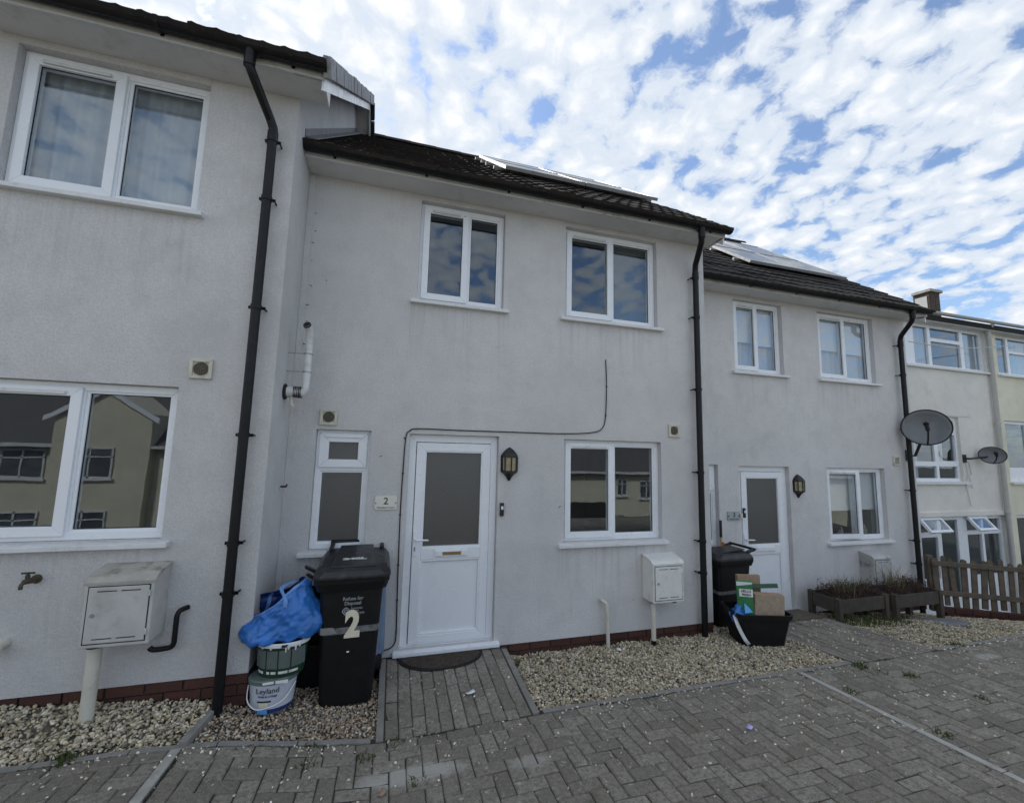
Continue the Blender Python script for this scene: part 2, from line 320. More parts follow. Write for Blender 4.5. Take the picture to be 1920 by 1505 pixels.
# ---------------------------------------------------------------- mesh helpers
class MB:
    def __init__(s, off=(0, 0, 0)): s.v = []; s.f = []; s.o = off
    def add(s, vs, fs):
        b = len(s.v); s.v += [(x[0]-s.o[0], x[1]-s.o[1], x[2]-s.o[2]) for x in vs]; s.f += [tuple(i+b for i in f) for f in fs]; return s
    def box(s, x0, x1, y0, y1, z0, z1):
        return s.add([(x, y, z) for z in (z0, z1) for y in (y0, y1) for x in (x0, x1)],
                     [(0, 2, 3, 1), (4, 5, 7, 6), (0, 1, 5, 4), (2, 6, 7, 3), (0, 4, 6, 2), (1, 3, 7, 5)])
    def obox(s, c, d, mat):
        vs = [tuple(Vector(c)+mat @ Vector((x*d[0]/2, y*d[1]/2, z*d[2]/2))) for z in (-1, 1) for y in (-1, 1) for x in (-1, 1)]
        return s.add(vs, [(0, 2, 3, 1), (4, 5, 7, 6), (0, 1, 5, 4), (2, 6, 7, 3), (0, 4, 6, 2), (1, 3, 7, 5)])
    def frustum(s, b, t, z0, z1):     # b, t = (x0, x1, y0, y1)
        vs = [(b[0], b[2], z0), (b[1], b[2], z0), (b[1], b[3], z0), (b[0], b[3], z0), (t[0], t[2], z1), (t[1], t[2], z1), (t[1], t[3], z1), (t[0], t[3], z1)]
        return s.add(vs, [(3, 2, 1, 0), (4, 5, 6, 7), (0, 1, 5, 4), (1, 2, 6, 5), (2, 3, 7, 6), (3, 0, 4, 7)])
    def prism(s, pts, vec):
        n = len(pts); vec = Vector(vec); a = [Vector(p) for p in pts]
        return s.add([tuple(p) for p in a]+[tuple(p+vec) for p in a],
                     [tuple(range(n)), tuple(range(2*n-1, n-1, -1))]+[(i, i+n, (i+1) % n+n, (i+1) % n) for i in range(n)])
    def tube(s, pts, r, n=10, cap=True):
        P = [Vector(p) for p in pts]; P = [P[0]]+[q for p, q in zip(P, P[1:]) if (q-p).length > 1e-6]; rings = []; a = None
        rr = r if isinstance(r, (list, tuple)) else [r]*len(P)
        for i, p in enumerate(P):
            d = (P[min(i+1, len(P)-1)]-P[max(i-1, 0)]).normalized()
            if a is None: a = d.cross(Vector((0, 0, 1)) if abs(d.z) < .9 else Vector((1, 0, 0))).normalized()
            a = (a-d*a.dot(d)).normalized(); b = d.cross(a)
            rings.append([tuple(p+(a*math.cos(k*2*math.pi/n)+b*math.sin(k*2*math.pi/n))*rr[i]) for k in range(n)])
        vs = [v for g in rings for v in g]; fs = []
        for i in range(len(P)-1):
            for k in range(n):
                fs.append((i*n+k, i*n+(k+1) % n, (i+1)*n+(k+1) % n, (i+1)*n+k))
        if cap: fs += [tuple(range(n))[::-1], tuple(range((len(P)-1)*n, len(P)*n))]
        return s.add(vs, fs)
    def lathe(s, prof, c=(0, 0, 0), n=20, sx=1, sy=1):
        vs = []; fs = []; m = len(prof)
        for r, z in prof:
            for k in range(n):
                a = 2*math.pi*k/n; vs.append((c[0]+r*math.cos(a)*sx, c[1]+r*math.sin(a)*sy, c[2]+z))
        for i in range(m-1):
            for k in range(n): fs.append((i*n+k, i*n+(k+1) % n, (i+1)*n+(k+1) % n, (i+1)*n+k))
        if prof[0][0] > 1e-5: fs.append(tuple(range(n))[::-1])
        if prof[-1][0] > 1e-5: fs.append(tuple(range((m-1)*n, m*n)))
        return s.add(vs, fs)
    def mesh(s, name, mat, recalc=True, weld=False):
        me = bpy.data.meshes.new(name); me.from_pydata(s.v, [], s.f)
        if recalc or weld:
            bm = bmesh.new(); bm.from_mesh(me)
            if weld: bmesh.ops.remove_doubles(bm, verts=bm.verts, dist=1e-5)
            if recalc: bmesh.ops.recalc_face_normals(bm, faces=bm.faces)
            bm.to_mesh(me); bm.free()
        me.materials.append(mat); me.update(); return me
    def build(s, name, mat, parent=None, smooth=False, bevel=0, recalc=True, weld=False):
        o = bpy.data.objects.new(name, s.mesh(name, mat, recalc, weld)); COL.objects.link(o)
        if parent: o.parent = parent
        if smooth:
            for p in o.data.polygons: p.use_smooth = True
            if smooth != 'all':
                try: o.data.set_sharp_from_angle(angle=math.radians(38))
                except Exception: pass
        if bevel:
            b = o.modifiers.new('edge', 'BEVEL'); b.width = bevel; b.segments = 2; b.limit_method = 'ANGLE'; b.angle_limit = math.radians(40)
        return o
def tag(o, label=None, cat=None, group=None, kind=None):
    for k, v in (('label', label), ('category', cat), ('group', group), ('kind', kind)):
        if v: o[k] = v
    return o
def empty(name, loc, rz=0):
    o = bpy.data.objects.new(name, None); COL.objects.link(o); o.location = loc; o.rotation_euler = (0, 0, rz); o.empty_display_size = .1; return o
def text(name, body, size, mat, parent, loc, rot=(math.pi/2, 0, 0), extrude=.0008, offset=0.0, sx=1.0, align='CENTER', shear=0.0):
    c = bpy.data.curves.new(name, 'FONT'); c.body = body; c.size = size; c.extrude = extrude; c.offset = offset; c.align_x = align; c.align_y = 'CENTER'; c.shear = shear
    f = bpy.data.objects.new(name, c); me = bpy.data.meshes.new_from_object(f); bpy.data.objects.remove(f); bpy.data.curves.remove(c)
    me.name = name; me.materials.clear(); me.materials.append(mat)
    o = bpy.data.objects.new(name, me); COL.objects.link(o); o.location = loc; o.rotation_euler = rot; o.scale = (sx, 1, 1)
    if parent: o.parent = parent
    return o
def pw(x, pts):
    if x <= pts[0][0]: return pts[0][1]
    for (a, b), (c, d) in zip(pts, pts[1:]):
        if x <= c: return b+(d-b)*(x-a)/(c-a)
    return pts[-1][1]
def bez(pts, n=8):                  # smooth polyline through points
    P = [Vector(p) for p in pts]; out = []
    for i in range(len(P)-1):
        a, b, c, d = P[max(i-1, 0)], P[i], P[i+1], P[min(i+2, len(P)-1)]
        for k in range(n):
            t = k/n; out.append(.5*((2*b)+(-a+c)*t+(2*a-5*b+4*c-d)*t*t+(-a+3*b-3*c+d)*t**3))
    return out+[P[-1]]

# ---------------------------------------------------------------- ground levels (the terrace steps down to the right)
KY = -0.98                                            # front line of the gravel beds
def zk(x): return pw(x, [(-1.3, .205), (-1.1, .197), (-.9, .176), (-.66, .138), (-.4, .096), (-.15, .064), (.1, .048), (.4, .053), (1.2, .072), (12, .070)])
def gz(x, y):                                         # paved surface
    if y >= KY:
        if x > 4: return zk(x)-.105*(y-KY)
        return zk(x)+(.115-zk(x))*(y-KY)/.98
    return zk(x)+.06*(KY-y)
def s3(x): return pw(x, [(5.5, .12), (7.9, .24), (9.25, .44), (11, .5)])

# ================================================================ LARGE STRUCTURE
# ground sheet, dropping to a lower street behind the camera
def sheet(name, xs, ys, zf, mat):
    vs = [(x, y, zf(x, y)) for y in ys for x in xs]; n = len(xs)
    fs = [(j*n+i, j*n+i+1, (j+1)*n+i+1, (j+1)*n+i) for j in range(len(ys)-1) for i in range(n-1)]
    return MB().add(vs, fs).build(name, mat, recalc=False)
tag(sheet('ground', [-400, -60, -20, 0, 20, 60, 400], [-500, -60, -14, -6.6, -5.8, 5, 60, 500],
          lambda x, y: -4.75 if y < -6 else -1.45, M['ground']), kind='structure')
tag(MB().box(-60, 60, -14.5, -9.6, -4.76, -4.735).build('road', M['tarmac']), kind='structure')

# paved driveway base (sand joints) with skirts
def paved_base(name, x0, x1, y0, y1, step, drop, depth=1.3):
    xs = [x0+(x1-x0)*i/max(1, round((x1-x0)/step)) for i in range(max(1, round((x1-x0)/step))+1)]
    ys = [y0+(y1-y0)*i/max(1, round((y1-y0)/step)) for i in range(max(1, round((y1-y0)/step))+1)]
    n = len(xs); vs = [(x, y, gz(x, y)-drop) for y in ys for x in xs]
    fs = [(j*n+i, j*n+i+1, (j+1)*n+i+1, (j+1)*n+i) for j in range(len(ys)-1) for i in range(n-1)]
    m = MB().add(vs, fs)
    edge = [(x, y0) for x in xs]+[(x1, y) for y in ys[1:]]+[(x, y1) for x in xs[::-1][1:]]+[(x0, y) for y in ys[::-1][1:]]
    for (ax, ay), (bx, by) in zip(edge, edge[1:]):
        za, zb = gz(ax, ay)-drop, gz(bx, by)-drop
        m.add([(ax, ay, za), (bx, by, zb), (bx, by, zb-depth), (ax, ay, za-depth)], [(0, 1, 2, 3)])
    return m.build(name, M['joint'], recalc=False)
driveway = tag(paved_base('driveway', -7.0, 11.0, -5.6, KY, .25, .010), kind='structure')
path2 = tag(paved_base('garden_path', 0.0, 1.18, KY+.002, -.004, .2, .010, .3), kind='structure')
path3 = tag(paved_base('garden_path', 4.42, 5.56, KY+.002, .596, .2, .010, .3), kind='structure')

def paver_mesh(lx, ly, ch=.007, h=.05, g=.0026):
    x, y = lx/2-g, ly/2-g
    m = MB(); m.frustum((-x, x, -y, y), (-x, x, -y, y), -h, -ch)
    m.f.pop(1)
    m.add([(-x, -y, -ch), (x, -y, -ch), (x, y, -ch), (-x, y, -ch), (-x+ch, -y+ch, 0), (x-ch, -y+ch, 0), (x-ch, y-ch, 0), (-x+ch, y-ch, 0)],
          [(4, 5, 6, 7), (0, 1, 5, 4), (1, 2, 6, 5), (2, 3, 7, 6), (3, 0, 4, 7)])
    return m
PM = {}
def lay(cells, parent, view_limit=300):
    """cells: (cx, cy, lx, ly); the nearest in view become parts, the rest one joined part"""
    inv = cam.matrix_world.inverted()
    def inview(c):
        p = inv @ Vector((c[0], c[1], gz(c[0], c[1])))
        if p.z > -.2: return False
        u, v = p.x/-p.z*777.3/960, p.y/-p.z*777.3/752.5
        return abs(u) < 1.03 and abs(v) < 1.03
    vis = sorted([c for c in cells if inview(c)], key=lambda c: c[0]**2+(c[1]+4.2)**2)
    single = vis[:view_limit]; ss = set(single); rest = MB()
    for c in cells:
        cx, cy, lx, ly = c; z = gz(cx, cy)
        e = .02; gx = (gz(cx+e, cy)-gz(cx-e, cy))/(2*e); gy = (gz(cx, min(cy+e, KY-.001) if cy < KY else cy+e)-gz(cx, cy-e))/((min(cy+e, KY-.001) if cy < KY else cy+e)-cy+e)
        nrm = Vector((-gx+random.gauss(0, .014), -gy+random.gauss(0, .014), 1)).normalized()
        ax = Vector((1, random.gauss(0, .018), 0)); ax = (ax-nrm*ax.dot(nrm)).normalized(); ay = nrm.cross(ax)
        R = Matrix((ax, ay, nrm)).transposed(); zz = z+random.gauss(0, .0026)
        key = (round(lx, 3), round(ly, 3))
        if key not in PM: PM[key] = paver_mesh(*key).mesh('paver', M['paver'])
        if c in ss:
            o = bpy.data.objects.new('paver', PM[key]); COL.objects.link(o); o.parent = parent
            o.matrix_world = Matrix.Translation((cx, cy, zz)) @ R.to_4x4()
        else:
            me = paver_mesh(*key); rest.add([tuple(R @ Vector(v)+Vector((cx, cy, zz))) for v in me.v], me.f)
    if rest.v:
        tag(rest.build('paver_field', M['paver'], parent), kind='stuff')
def herringbone(x0, x1, y1, y0):
    out = []; nx = int(round((x1-x0)/.1)); ny = int(round((y1-y0)/.1)); done = set()
    for i in range(nx):
        for j in range(ny):
            m = (i+j) % 4
            if m == 0: a, b = (i, j), (i+1, j)
            elif m == 1: a, b = (i-1, j), (i, j)
            elif m == 2: a, b = (i, j+1), (i, j)
            else: a, b = (i, j), (i, j-1)
            if (a, b) in done: continue
            done.add((a, b)); ins = [0 <= c[0] < nx and 0 <= c[1] < ny for c in (a, b)]
            cs = [c for c, k in zip((a, b), ins) if k]
            xs = [x0+(c[0]+.5)*.1 for c in cs]; ys = [y1-(c[1]+.5)*.1 for c in cs]
            out.append((sum(xs)/len(xs), sum(ys)/len(ys), .2 if len(cs) == 2 and m < 2 else .1, .2 if len(cs) == 2 and m >= 2 else .1))
    return out
cells = []
SL, SR = -1.155, 3.72                                  # concrete dividing strips
YE = -5.5
def course_x(x0, x1, y, off=0.0):
    x = x0-off
    while x < x1-.02:
        a, b = max(x, x0), min(x+.2, x1)
        if b-a > .03: cells.append(((a+b)/2, y, b-a, .1))
        x += .2
def course_y(x, y1, y0, off=0.0):
    y = y1+off
    while y > y0+.02:
        a, b = min(y, y1), max(y-.2, y0)
        if a-b > .03: cells.append((x, (a+b)/2, .1, a-b))
        y -= .2
course_x(SL+.03, SR-.03, KY-.10)
course_y(SR-.08, KY-.15, YE); course_y(SR-.18, KY-.15, YE, .1)
xa = SR-.23; n_ = int((xa-SL-.03)/.1); xa0 = xa-n_*.1
cells += herringbone(xa0, xa, KY-.15, YE)
course_y((SL+.03+xa0)/2, KY-.15, YE) if xa0-SL-.03 > .04 else None
course_x(SR+.03, 10.9, KY-.10, .1); cells += herringbone(SR+.03, SR+.03+7.1, KY-.15, YE)
course_x(-6.9, SL-.03, KY-.10, .05); cells += herringbone(SL-.03-5.7, SL-.03, KY-.15, YE)
lay(cells, driveway)
def bond(x0, n, w, y0, y1):
    out = []
    for i in range(n):
        y = y1+(.1 if i % 2 else 0)
        while y > y0+.02:
            a, b = min(y, y1), max(y-.2, y0)
            if a-b > .03: out.append((x0+w*(i+.5), (a+b)/2, w, a-b))
            y -= .2
    return out
lay(bond(.055, 11, .0972, KY-.045, -.012), path2)
lay(bond(4.475, 11, .0936, KY-.045, .58), path3)

# concrete edgings
def edging(pts, w, h, up=.004, z=None, mat='kerb'):
    m = MB()
    for (ax, ay), (bx, by) in zip(pts, pts[1:]):
        n = max(1, round(math.hypot(bx-ax, by-ay)/.45))
        for k in range(n):
            p = [(ax+(bx-ax)*t, ay+(by-ay)*t) for t in ((k)/n, (k+1)/n)]
            d = Vector((bx-ax, by-ay, 0)).normalized(); s = Vector((-d.y, d.x, 0))*w/2
            q = [Vector((*a, (z(*a) if z else gz(*a))+up)) for a in p]
            q[0] = q[0]+d*.003; q[1] = q[1]-d*.003
            vs = [tuple(q[0]-s), tuple(q[1]-s), tuple(q[1]+s), tuple(q[0]+s)]
            m.add(vs+[(x, y, zz-h) for x, y, zz in vs], [(0, 1, 2, 3), (0, 4, 5, 1), (1, 5, 6, 2), (2, 6, 7, 3), (3, 7, 4, 0)])
    return tag(m.build('kerb', M[mat], bevel=.004), kind='structure')
KZ = lambda x, y: gz(x, KY-.01)
edging([(-6.9, KY-.022), (-.03, KY-.022)], .044, .15, .004, KZ)
edging([(1.21, KY-.022), (4.39, KY-.022)], .044, .15, .004, KZ)
edging([(5.59, KY-.022), (10.9, KY-.022)], .044, .15, .004, KZ)
edging([(.025, -.01), (.025, KY-.04)], .05, .2, .005); edging([(1.155, -.06), (1.155, KY-.04)], .05, .2, .005)
edging([(4.445, .56), (4.445, KY-.04)], .05, .2, .005); edging([(5.535, .56), (5.535, KY-.04)], .05, .2, .005)
edging([(SR, KY-.05), (SR, YE)], .052, .1, .004, None, 'concrete'); edging([(SL, KY-.05), (SL, YE)], .055, .1, .004, None, 'concrete')
edging([(3.66, -.06), (3.72, KY-.01)], .05, .2, .0, lambda x, y: .048-.03*(y-KY))
edging([(-1.085, -.63), (-1.135, KY-.03)], .05, .3, .0, lambda x, y: .226)

# gravel beds
def g1(x, y): t = (y-KY)/.38; return .196+t*pw(x, [(-2.4, .15), (-1.8, .13), (-1.1, .035)])
def gbin(x, y): return zk(x)-.012-.005*(y-KY)
def g2(x, y): return zk(x)-.012-.055*(y-KY)
def gt(x, y): return .050-.070*(y-KY)
def g3(x, y): return .056-(s3(x)+.008)*(y-KY)
STONES = {'chip': [(.62, .60, .55), (.70, .68, .63), (.50, .48, .43), (.42, .38, .30)],
          'cream': [(.46, .42, .33), (.37, .33, .25), (.54, .50, .42), (.28, .25, .19), (.36, .30, .20), (.40, .38, .33), (.18, .165, .135), (.48, .45, .38), (.30, .27, .22)],
          'brown': [(.34, .27, .20), (.26, .20, .15), (.42, .38, .32), (.30, .21, .14), (.21, .18, .15), (.44, .42, .38), (.25, .22, .22)]}
ico_bm = bmesh.new(); bmesh.ops.create_icosphere(ico_bm, subdivisions=1, radius=1)
ICO_V = np.array([v.co[:] for v in ico_bm.verts]); ICO_F = np.array([[v.index for v in f.verts] for f in ico_bm.faces]); ico_bm.free()
def stones(name, pts, pal, smin, smax, mat=None, flat=.46):
    """pts: (n, 3) array of stone centres -> one mesh of uneven pebbles"""
    n = len(pts)
    ax = RNG.uniform(smin, smax, (n, 1))*np.stack([np.ones(n), RNG.uniform(.6, .95, n), RNG.uniform(flat*.7, flat*1.3, n)], 1)*.5
    V = ICO_V[None]*(1+RNG.normal(0, .20, (n, 12, 1)))*ax[:, None, :]
    q = RNG.normal(0, 1, (n, 4)); q[:, 1:3] *= .38; q /= np.linalg.norm(q, axis=1, keepdims=True)
    w, x, y, z = q.T
    R = np.stack([1-2*(y*y+z*z), 2*(x*y-z*w), 2*(x*z+y*w), 2*(x*y+z*w), 1-2*(x*x+z*z), 2*(y*z-x*w), 2*(x*z-y*w), 2*(y*z+x*w), 1-2*(x*x+y*y)], 1).reshape(n, 3, 3)
    V = np.einsum('nij,nkj->nki', R, V)+np.asarray(pts)[:, None, :]
    F = ICO_F[None]+(np.arange(n)*12)[:, None, None]
    me = bpy.data.meshes.new(name); me.vertices.add(n*12); me.vertices.foreach_set('co', V.reshape(-1))
    nf = n*20; me.loops.add(nf*3); me.loops.foreach_set('vertex_index', F.reshape(-1).astype(np.int32))
    me.polygons.add(nf); me.polygons.foreach_set('loop_start', np.arange(0, nf*3, 3, dtype=np.int32)); me.polygons.foreach_set('loop_total', np.full(nf, 3, dtype=np.int32))
    me.polygons.foreach_set('use_smooth', np.ones(nf, dtype=bool)); me.update(calc_edges=True)
    pal = np.array(STONES[pal]); c = pal[RNG.integers(0, len(pal), n)]*RNG.uniform(.85, 1.5, (n, 1))*np.array([[1.18, 1.14, 1.05]])
    c = np.concatenate([np.repeat(c, 12, 0), np.ones((n*12, 1))], 1)
    a = me.attributes.new('stone_colour', 'FLOAT_COLOR', 'POINT'); a.data.foreach_set('color', c.reshape(-1).astype(np.float32))
    me.materials.append(mat or M['stone']); o = bpy.data.objects.new(name, me); COL.objects.link(o)
    return tag(o, kind='stuff')
def bed(x0, x1, y0, y1, zf, pal, dens, smin=.014, smax=.036, keep=None):
    nx, ny = max(2, int((x1-x0)/.25)), max(2, int((y1-y0)/.12))
    xs = [x0+(x1-x0)*i/nx for i in range(nx+1)]; ys = [y0+(y1-y0)*i/ny for i in range(ny+1)]
    tag(sheet('gravel_soil', xs, ys, lambda x, y: zf(x, y)-.012, M['soil']), kind='structure')
    n = int((x1-x0)*(y1-y0)*dens); P = np.stack([RNG.uniform(x0, x1, n), RNG.uniform(y0, y1, n)], 1)
    if keep: P = P[[keep(*p) for p in P]]
    hump = .010*np.sin(P[:, 0]*5.1+1)*np.sin(P[:, 1]*7.3)+.006*np.sin(P[:, 0]*13+P[:, 1]*9)
    z = np.array([zf(*p) for p in P])+RNG.uniform(-.008, .010, len(P))+hump
    return stones('gravel', np.concatenate([P, z[:, None]], 1), pal, smin, smax)
bed(-4.2, -1.11, KY+.004, -.603, g1, 'cream', 5600, .012, .036, lambda x, y: x < -1.13+.12*(y-KY) and x > -3.2)
bed(-1.11, .0, KY+.004, -.003, gbin, 'brown', 5200, .011, .029, lambda x, y: x > -1.10+.12*(y-KY) and not (y > -.6 and x < -.92))
bed(1.18, 3.70, KY+.004, -.003, g2, 'cream', 5600, .010, .033, lambda x, y: x > 1.185)
bed(3.70, 4.42, KY+.004, .597, gt, 'cream', 5400, .010, .031)
bed(5.56, 10.6, KY+.004, .597, g3, 'cream', 4200, .011, .028, lambda x, y: x < 9.4 and y < .52-.55*(x-8.3))

# ---------------------------------------------------------------- houses
XL = -.915
def rect_holes(x0, x1, z0, z1, holes, y, depth, m):
    """wall panel in plane y with openings; reveals run back by depth"""
    xs = sorted({x0, x1, *[h[0] for h in holes], *[h[1] for h in holes]}); zs = sorted({z0, z1, *[h[2] for h in holes], *[h[3] for h in holes]})
    for a, b in zip(xs, xs[1:]):
        for c, d in zip(zs, zs[1:]):
            mx, mz = (a+b)/2, (c+d)/2
            if any(h[0] < mx < h[1] and h[2] < mz < h[3] for h in holes): continue
            m.add([(a, y, c), (b, y, c), (b, y, d), (a, y, d)], [(0, 1, 2, 3)])
    for h in holes:
        a, b, c, d = h
        for p, q in (((a, c), (b, c)), ((b, c), (b, d)), ((b, d), (a, d)), ((a, d), (a, c))):
            m.add([(p[0], y, p[1]), (q[0], y, q[1]), (q[0], y+depth, q[1]), (p[0], y+depth, p[1])], [(0, 1, 2, 3)])
FY = .062                                            # front of the window frames behind the wall face
def frame_ring(m, x0, x1, z0, z1, w, y0, y1, ws=None):
    wl, wr, wb, wt = ws or (w, w, w, w)
    for a in ([(x0, z0), (x1, z0), (x1-wr, z0+wb), (x0+wl, z0+wb)], [(x1, z0), (x1, z1), (x1-wr, z1-wt), (x1-wr, z0+wb)],
              [(x1, z1), (x0, z1), (x0+wl, z1-wt), (x1-wr, z1-wt)], [(x0, z1), (x0, z0), (x0+wl, z0+wb), (x0+wl, z1-wt)]):
        m.prism([(p[0], y0, p[1]) for p in a], (0, y1-y0, 0))
def pane(x0, x1, z0, z1, y, parent, mat='glass', name='pane'):
    return MB().box(x0, x1, y, y+.006, z0, z1).build(name, M[mat], parent)
def sill(x0, x1, z, parent, mat='sill', d=.055):
    m = MB(); m.prism([(x0, FY+.02, z-.002), (x0, -d, z-.012), (x0, -d, z-.046), (x0, FY+.02, z-.046)], (x1-x0, 0, 0))
    return m.build('window_sill', M[mat], parent, bevel=.004)
def window(h, x0, x1, z0, z1, xm=None, open_deg=0, label=None, upvc='upvc', trickle=True):
    xm = x0+(x1-x0)*.51 if xm is None else xm; w = MB()
    frame_ring(w, x0+.002, x1-.002, z0+.002, z1-.002, .055, FY, FY+.07)
    w.box(xm-.030, xm+.030, FY+.002, FY+.068, z0+.055, z1-.055)
    o = w.build('window', M[upvc], h, bevel=.004)
    if label: o['label'] = label
    k_ = MB(); frame_ring(k_, xm+.048, x1-.072, z0+.070, z1-.070, .006, FY+.022, FY+.029); k_.build('gasket', M['rubber'], o)
    b = MB(); frame_ring(b, xm+.028, x1-.052, z0+.050, z1-.050, .022, FY+.012, FY+.06); b.build('glazing_bead', M[upvc], o, bevel=.003)
    pane(xm+.045, x1-.07, z0+.068, z1-.068, FY+.03, o)
    # opening casement, its own leaf proud of the frame
    sx0, sx1, sz0, sz1 = x0+.034, xm+.018, z0+.034, z1-.034
    s = MB((sx0, FY, 0)); frame_ring(s, sx0, sx1, sz0, sz1, .066, FY-.018, FY+.05)
    s.box(sx0+.085, sx1-.085, FY-.026, FY-.018, sz1-.050, sz1-.028)
    so = s.build('casement', M[upvc], o, bevel=.004); so.location = (sx0, FY, 0)
    so2 = MB((sx0, FY, 0)).box(sx0+.060, sx1-.060, FY+.012, FY+.018, sz0+.060, sz1-.060).build('pane', M['glass'], o); so2.location = (sx0, FY, 0)
    k_ = MB((sx0, FY, 0)); frame_ring(k_, sx0+.064, sx1-.064, sz0+.064, sz1-.064, .006, FY+.004, FY+.011); k_ = k_.build('gasket', M['rubber'], o); k_.location = (sx0, FY, 0)
    tv = None
    if trickle:
        tv = MB((sx0, FY, 0)).box(sx0+.09, sx1-.09, FY-.034, FY-.026, sz1-.056, sz1-.030)
        tv = tv.build('trickle_vent', M['upvc_dirty'], o, bevel=.003); tv.location = (sx0, FY, 0)
    if open_deg:
        for q in (so, so2, tv, k_):
            if q: q.rotation_euler = (0, 0, -math.radians(open_deg))
    sill(x0-.065, x1+.055, z0, o)
    return o
def room(h, x0, x1, z0, z1, depth=2.6, mat='room'):
    m = MB(); y0, y1 = .20, depth
    m.add([(x, y, z) for z in (z0, z1) for y in (y0, y1) for x in (x0, x1)], [(0, 1, 3, 2), (4, 6, 7, 5), (2, 3, 7, 6), (0, 2, 6, 4), (1, 5, 7, 3)])
    return m.build('room', M[mat], h, recalc=False)
def curtain(h, x0, x1, z0, z1, y, mat, pleats=9, amp=.018, name='curtain'):
    n = pleats*8; vs = []
    for i in range(n+1):
        t = i/n; x = x0+(x1-x0)*t; yy = y+amp*math.sin(t*pleats*2*math.pi+.7*math.sin(t*9))*(1+.3*math.sin(5*t))
        vs += [(x, yy, z0), (x+.004*math.sin(17*t), yy*.5+y*.5, z1)]
    return MB().add(vs, [(2*i, 2*i+2, 2*i+3, 2*i+1) for i in range(n)]).build(name, M[mat], h, smooth='all', recalc=False)

TILE_P = (0.28, 0.30)                               # gauge, width
SLOPE = .80; CA = 1/math.hypot(1, SLOPE); SA = SLOPE*CA
EY, EZ, RY = -.39, 4.73, 3.35
def tile_mesh(w=.30, l=.40, rough=0.0):
    prof = [(0, .006), (.03, .014), (.06, .006), (.12, .002), (.16, .008), (.185, .014), (.21, .007), (.26, .002), (.30, .004)]
    m = MB(); vs = []
    for yy, zz in ((0, .030), (l, .004)):
        vs += [(x-.15, yy, zz+h*.9) for x, h in prof]
    n = len(prof); fs = [(i, i+1, n+i+1, n+i) for i in range(n-1)]
    b = len(vs); vs += [(x-.15, .001, h*.4-.004) for x, h in prof]; fs += [(b+i, b+i+1, i+1, i) for i in range(n-1)]
    fs += [(0, n, b), (n-1, b+n-1, 2*n-1)]
    return MB().add(vs, fs)
def roof(h, x0, x1, tile, verge_r=False):
    """roof slab, tiles laid course by course on the front slope, ridge tiles"""
    ridge_z = EZ+SLOPE*(RY-EY)
    m = MB(); t = .09
    m.prism([(x0, EY+.03, EZ-.02), (x0, RY, ridge_z-.045), (x0, 2*RY-EY, EZ-.045), (x0, 2*RY-EY, EZ-.045-t), (x0, RY, ridge_z-.045-t), (x0, EY+.03, EZ-.05)], (x1-x0, 0, 0))
    r = m.build('roof', M['felt'], h)
    tm = tile_mesh().mesh('roof_tile', M[tile], recalc=False)
    L = (RY-EY)/CA; nc = int(L/.28); g = (L-.06)/nc; nx = int(math.ceil((x1-x0)/.30)); w = (x1-x0)/nx
    R = Matrix(((1, 0, 0), (0, CA, -SA), (0, SA, CA)))
    tops = []
    for k in range(nc):
        for i in range(nx):
            s = k*g-.02
            p = Vector((x0+w*(i+.5), EY+s*CA, EZ+s*SA))+R @ Vector((0, 0, -.012+random.gauss(0, .003)))
            o = bpy.data.objects.new('roof_tile', tm); COL.objects.link(o); o.parent = r
            tilt = Matrix.Rotation(random.gauss(0, .008), 3, 'Y') @ Matrix.Rotation(random.gauss(0, .006), 3, 'X')
            o.matrix_local = Matrix.Translation(p) @ (R @ tilt).to_4x4() @ Matrix.Diagonal((w/.30*.995, 1, 1, 1))
    # back slope: courses out of sight, joined
    bk = MB()
    for k in range(nc):
        s0, s1 = k*g, (k+1)*g+.06
        a = (2*RY-EY-s0*CA, EZ+s0*SA+.012); b = (2*RY-EY-s1*CA, EZ+s1*SA-.012)
        bk.prism([(x0, a[0], a[1]-.03), (x0, a[0], a[1]), (x0, b[0], b[1])], (x1-x0, 0, 0))
    tag(bk.build('rear_tiles', M[tile], r), kind='stuff')
    n = int((x1-x0)/.45); rm = MB()
    for k in range(9):
        a = math.pi*k/8; rm.v.append((-.226, .115*math.cos(a), .095*math.sin(a))); rm.v.append((.226, .12*math.cos(a), .10*math.sin(a)))
    rm.f = [(2*k, 2*k+1, 2*k+3, 2*k+2) for k in range(8)]; rme = rm.mesh('ridge_tile', M[tile], recalc=False)
    for i in range(n):
        o = bpy.data.objects.new('ridge_tile', rme); COL.objects.link(o); o.parent = r
        o.location = (x0+(x1-x0)*(i+.5)/n, RY, ridge_z-.045); o.scale = ((x1-x0)/n/.45, 1, 1)
    if verge_r:                                     # mortared verge units stepping up the gable
        for side in (1, -1):
            for k in range(nc):
                s = k*g
                q = MB(); q.box(-.012, .05+random.gauss(0, .003), .016, g*.93, -.105, .040+random.gauss(0, .003))
                yy = EY+s*CA if side == 1 else 2*RY-EY-s*CA
                o = q.build('verge_cap', M['verge'] if side == 1 else M[tile], r, bevel=.006)
                Rm = R if side == 1 else Matrix(((1, 0, 0), (0, -CA, SA), (0, SA, CA)))
                o.matrix_local = Matrix.Translation((x1, yy, EZ+s*SA)) @ Rm.to_4x4()
    return r
HOLES = {'up_small': (.16, 1.07, 3.54, 4.62), 'up_wide': (1.79, 2.995, 3.54, 4.62), 'low': (1.795, 3.015, 1.075, 2.17),
         'toilet': (-.685, -.20, 1.095, 2.19), 'door': (.16, 1.065, .17, 2.175)}
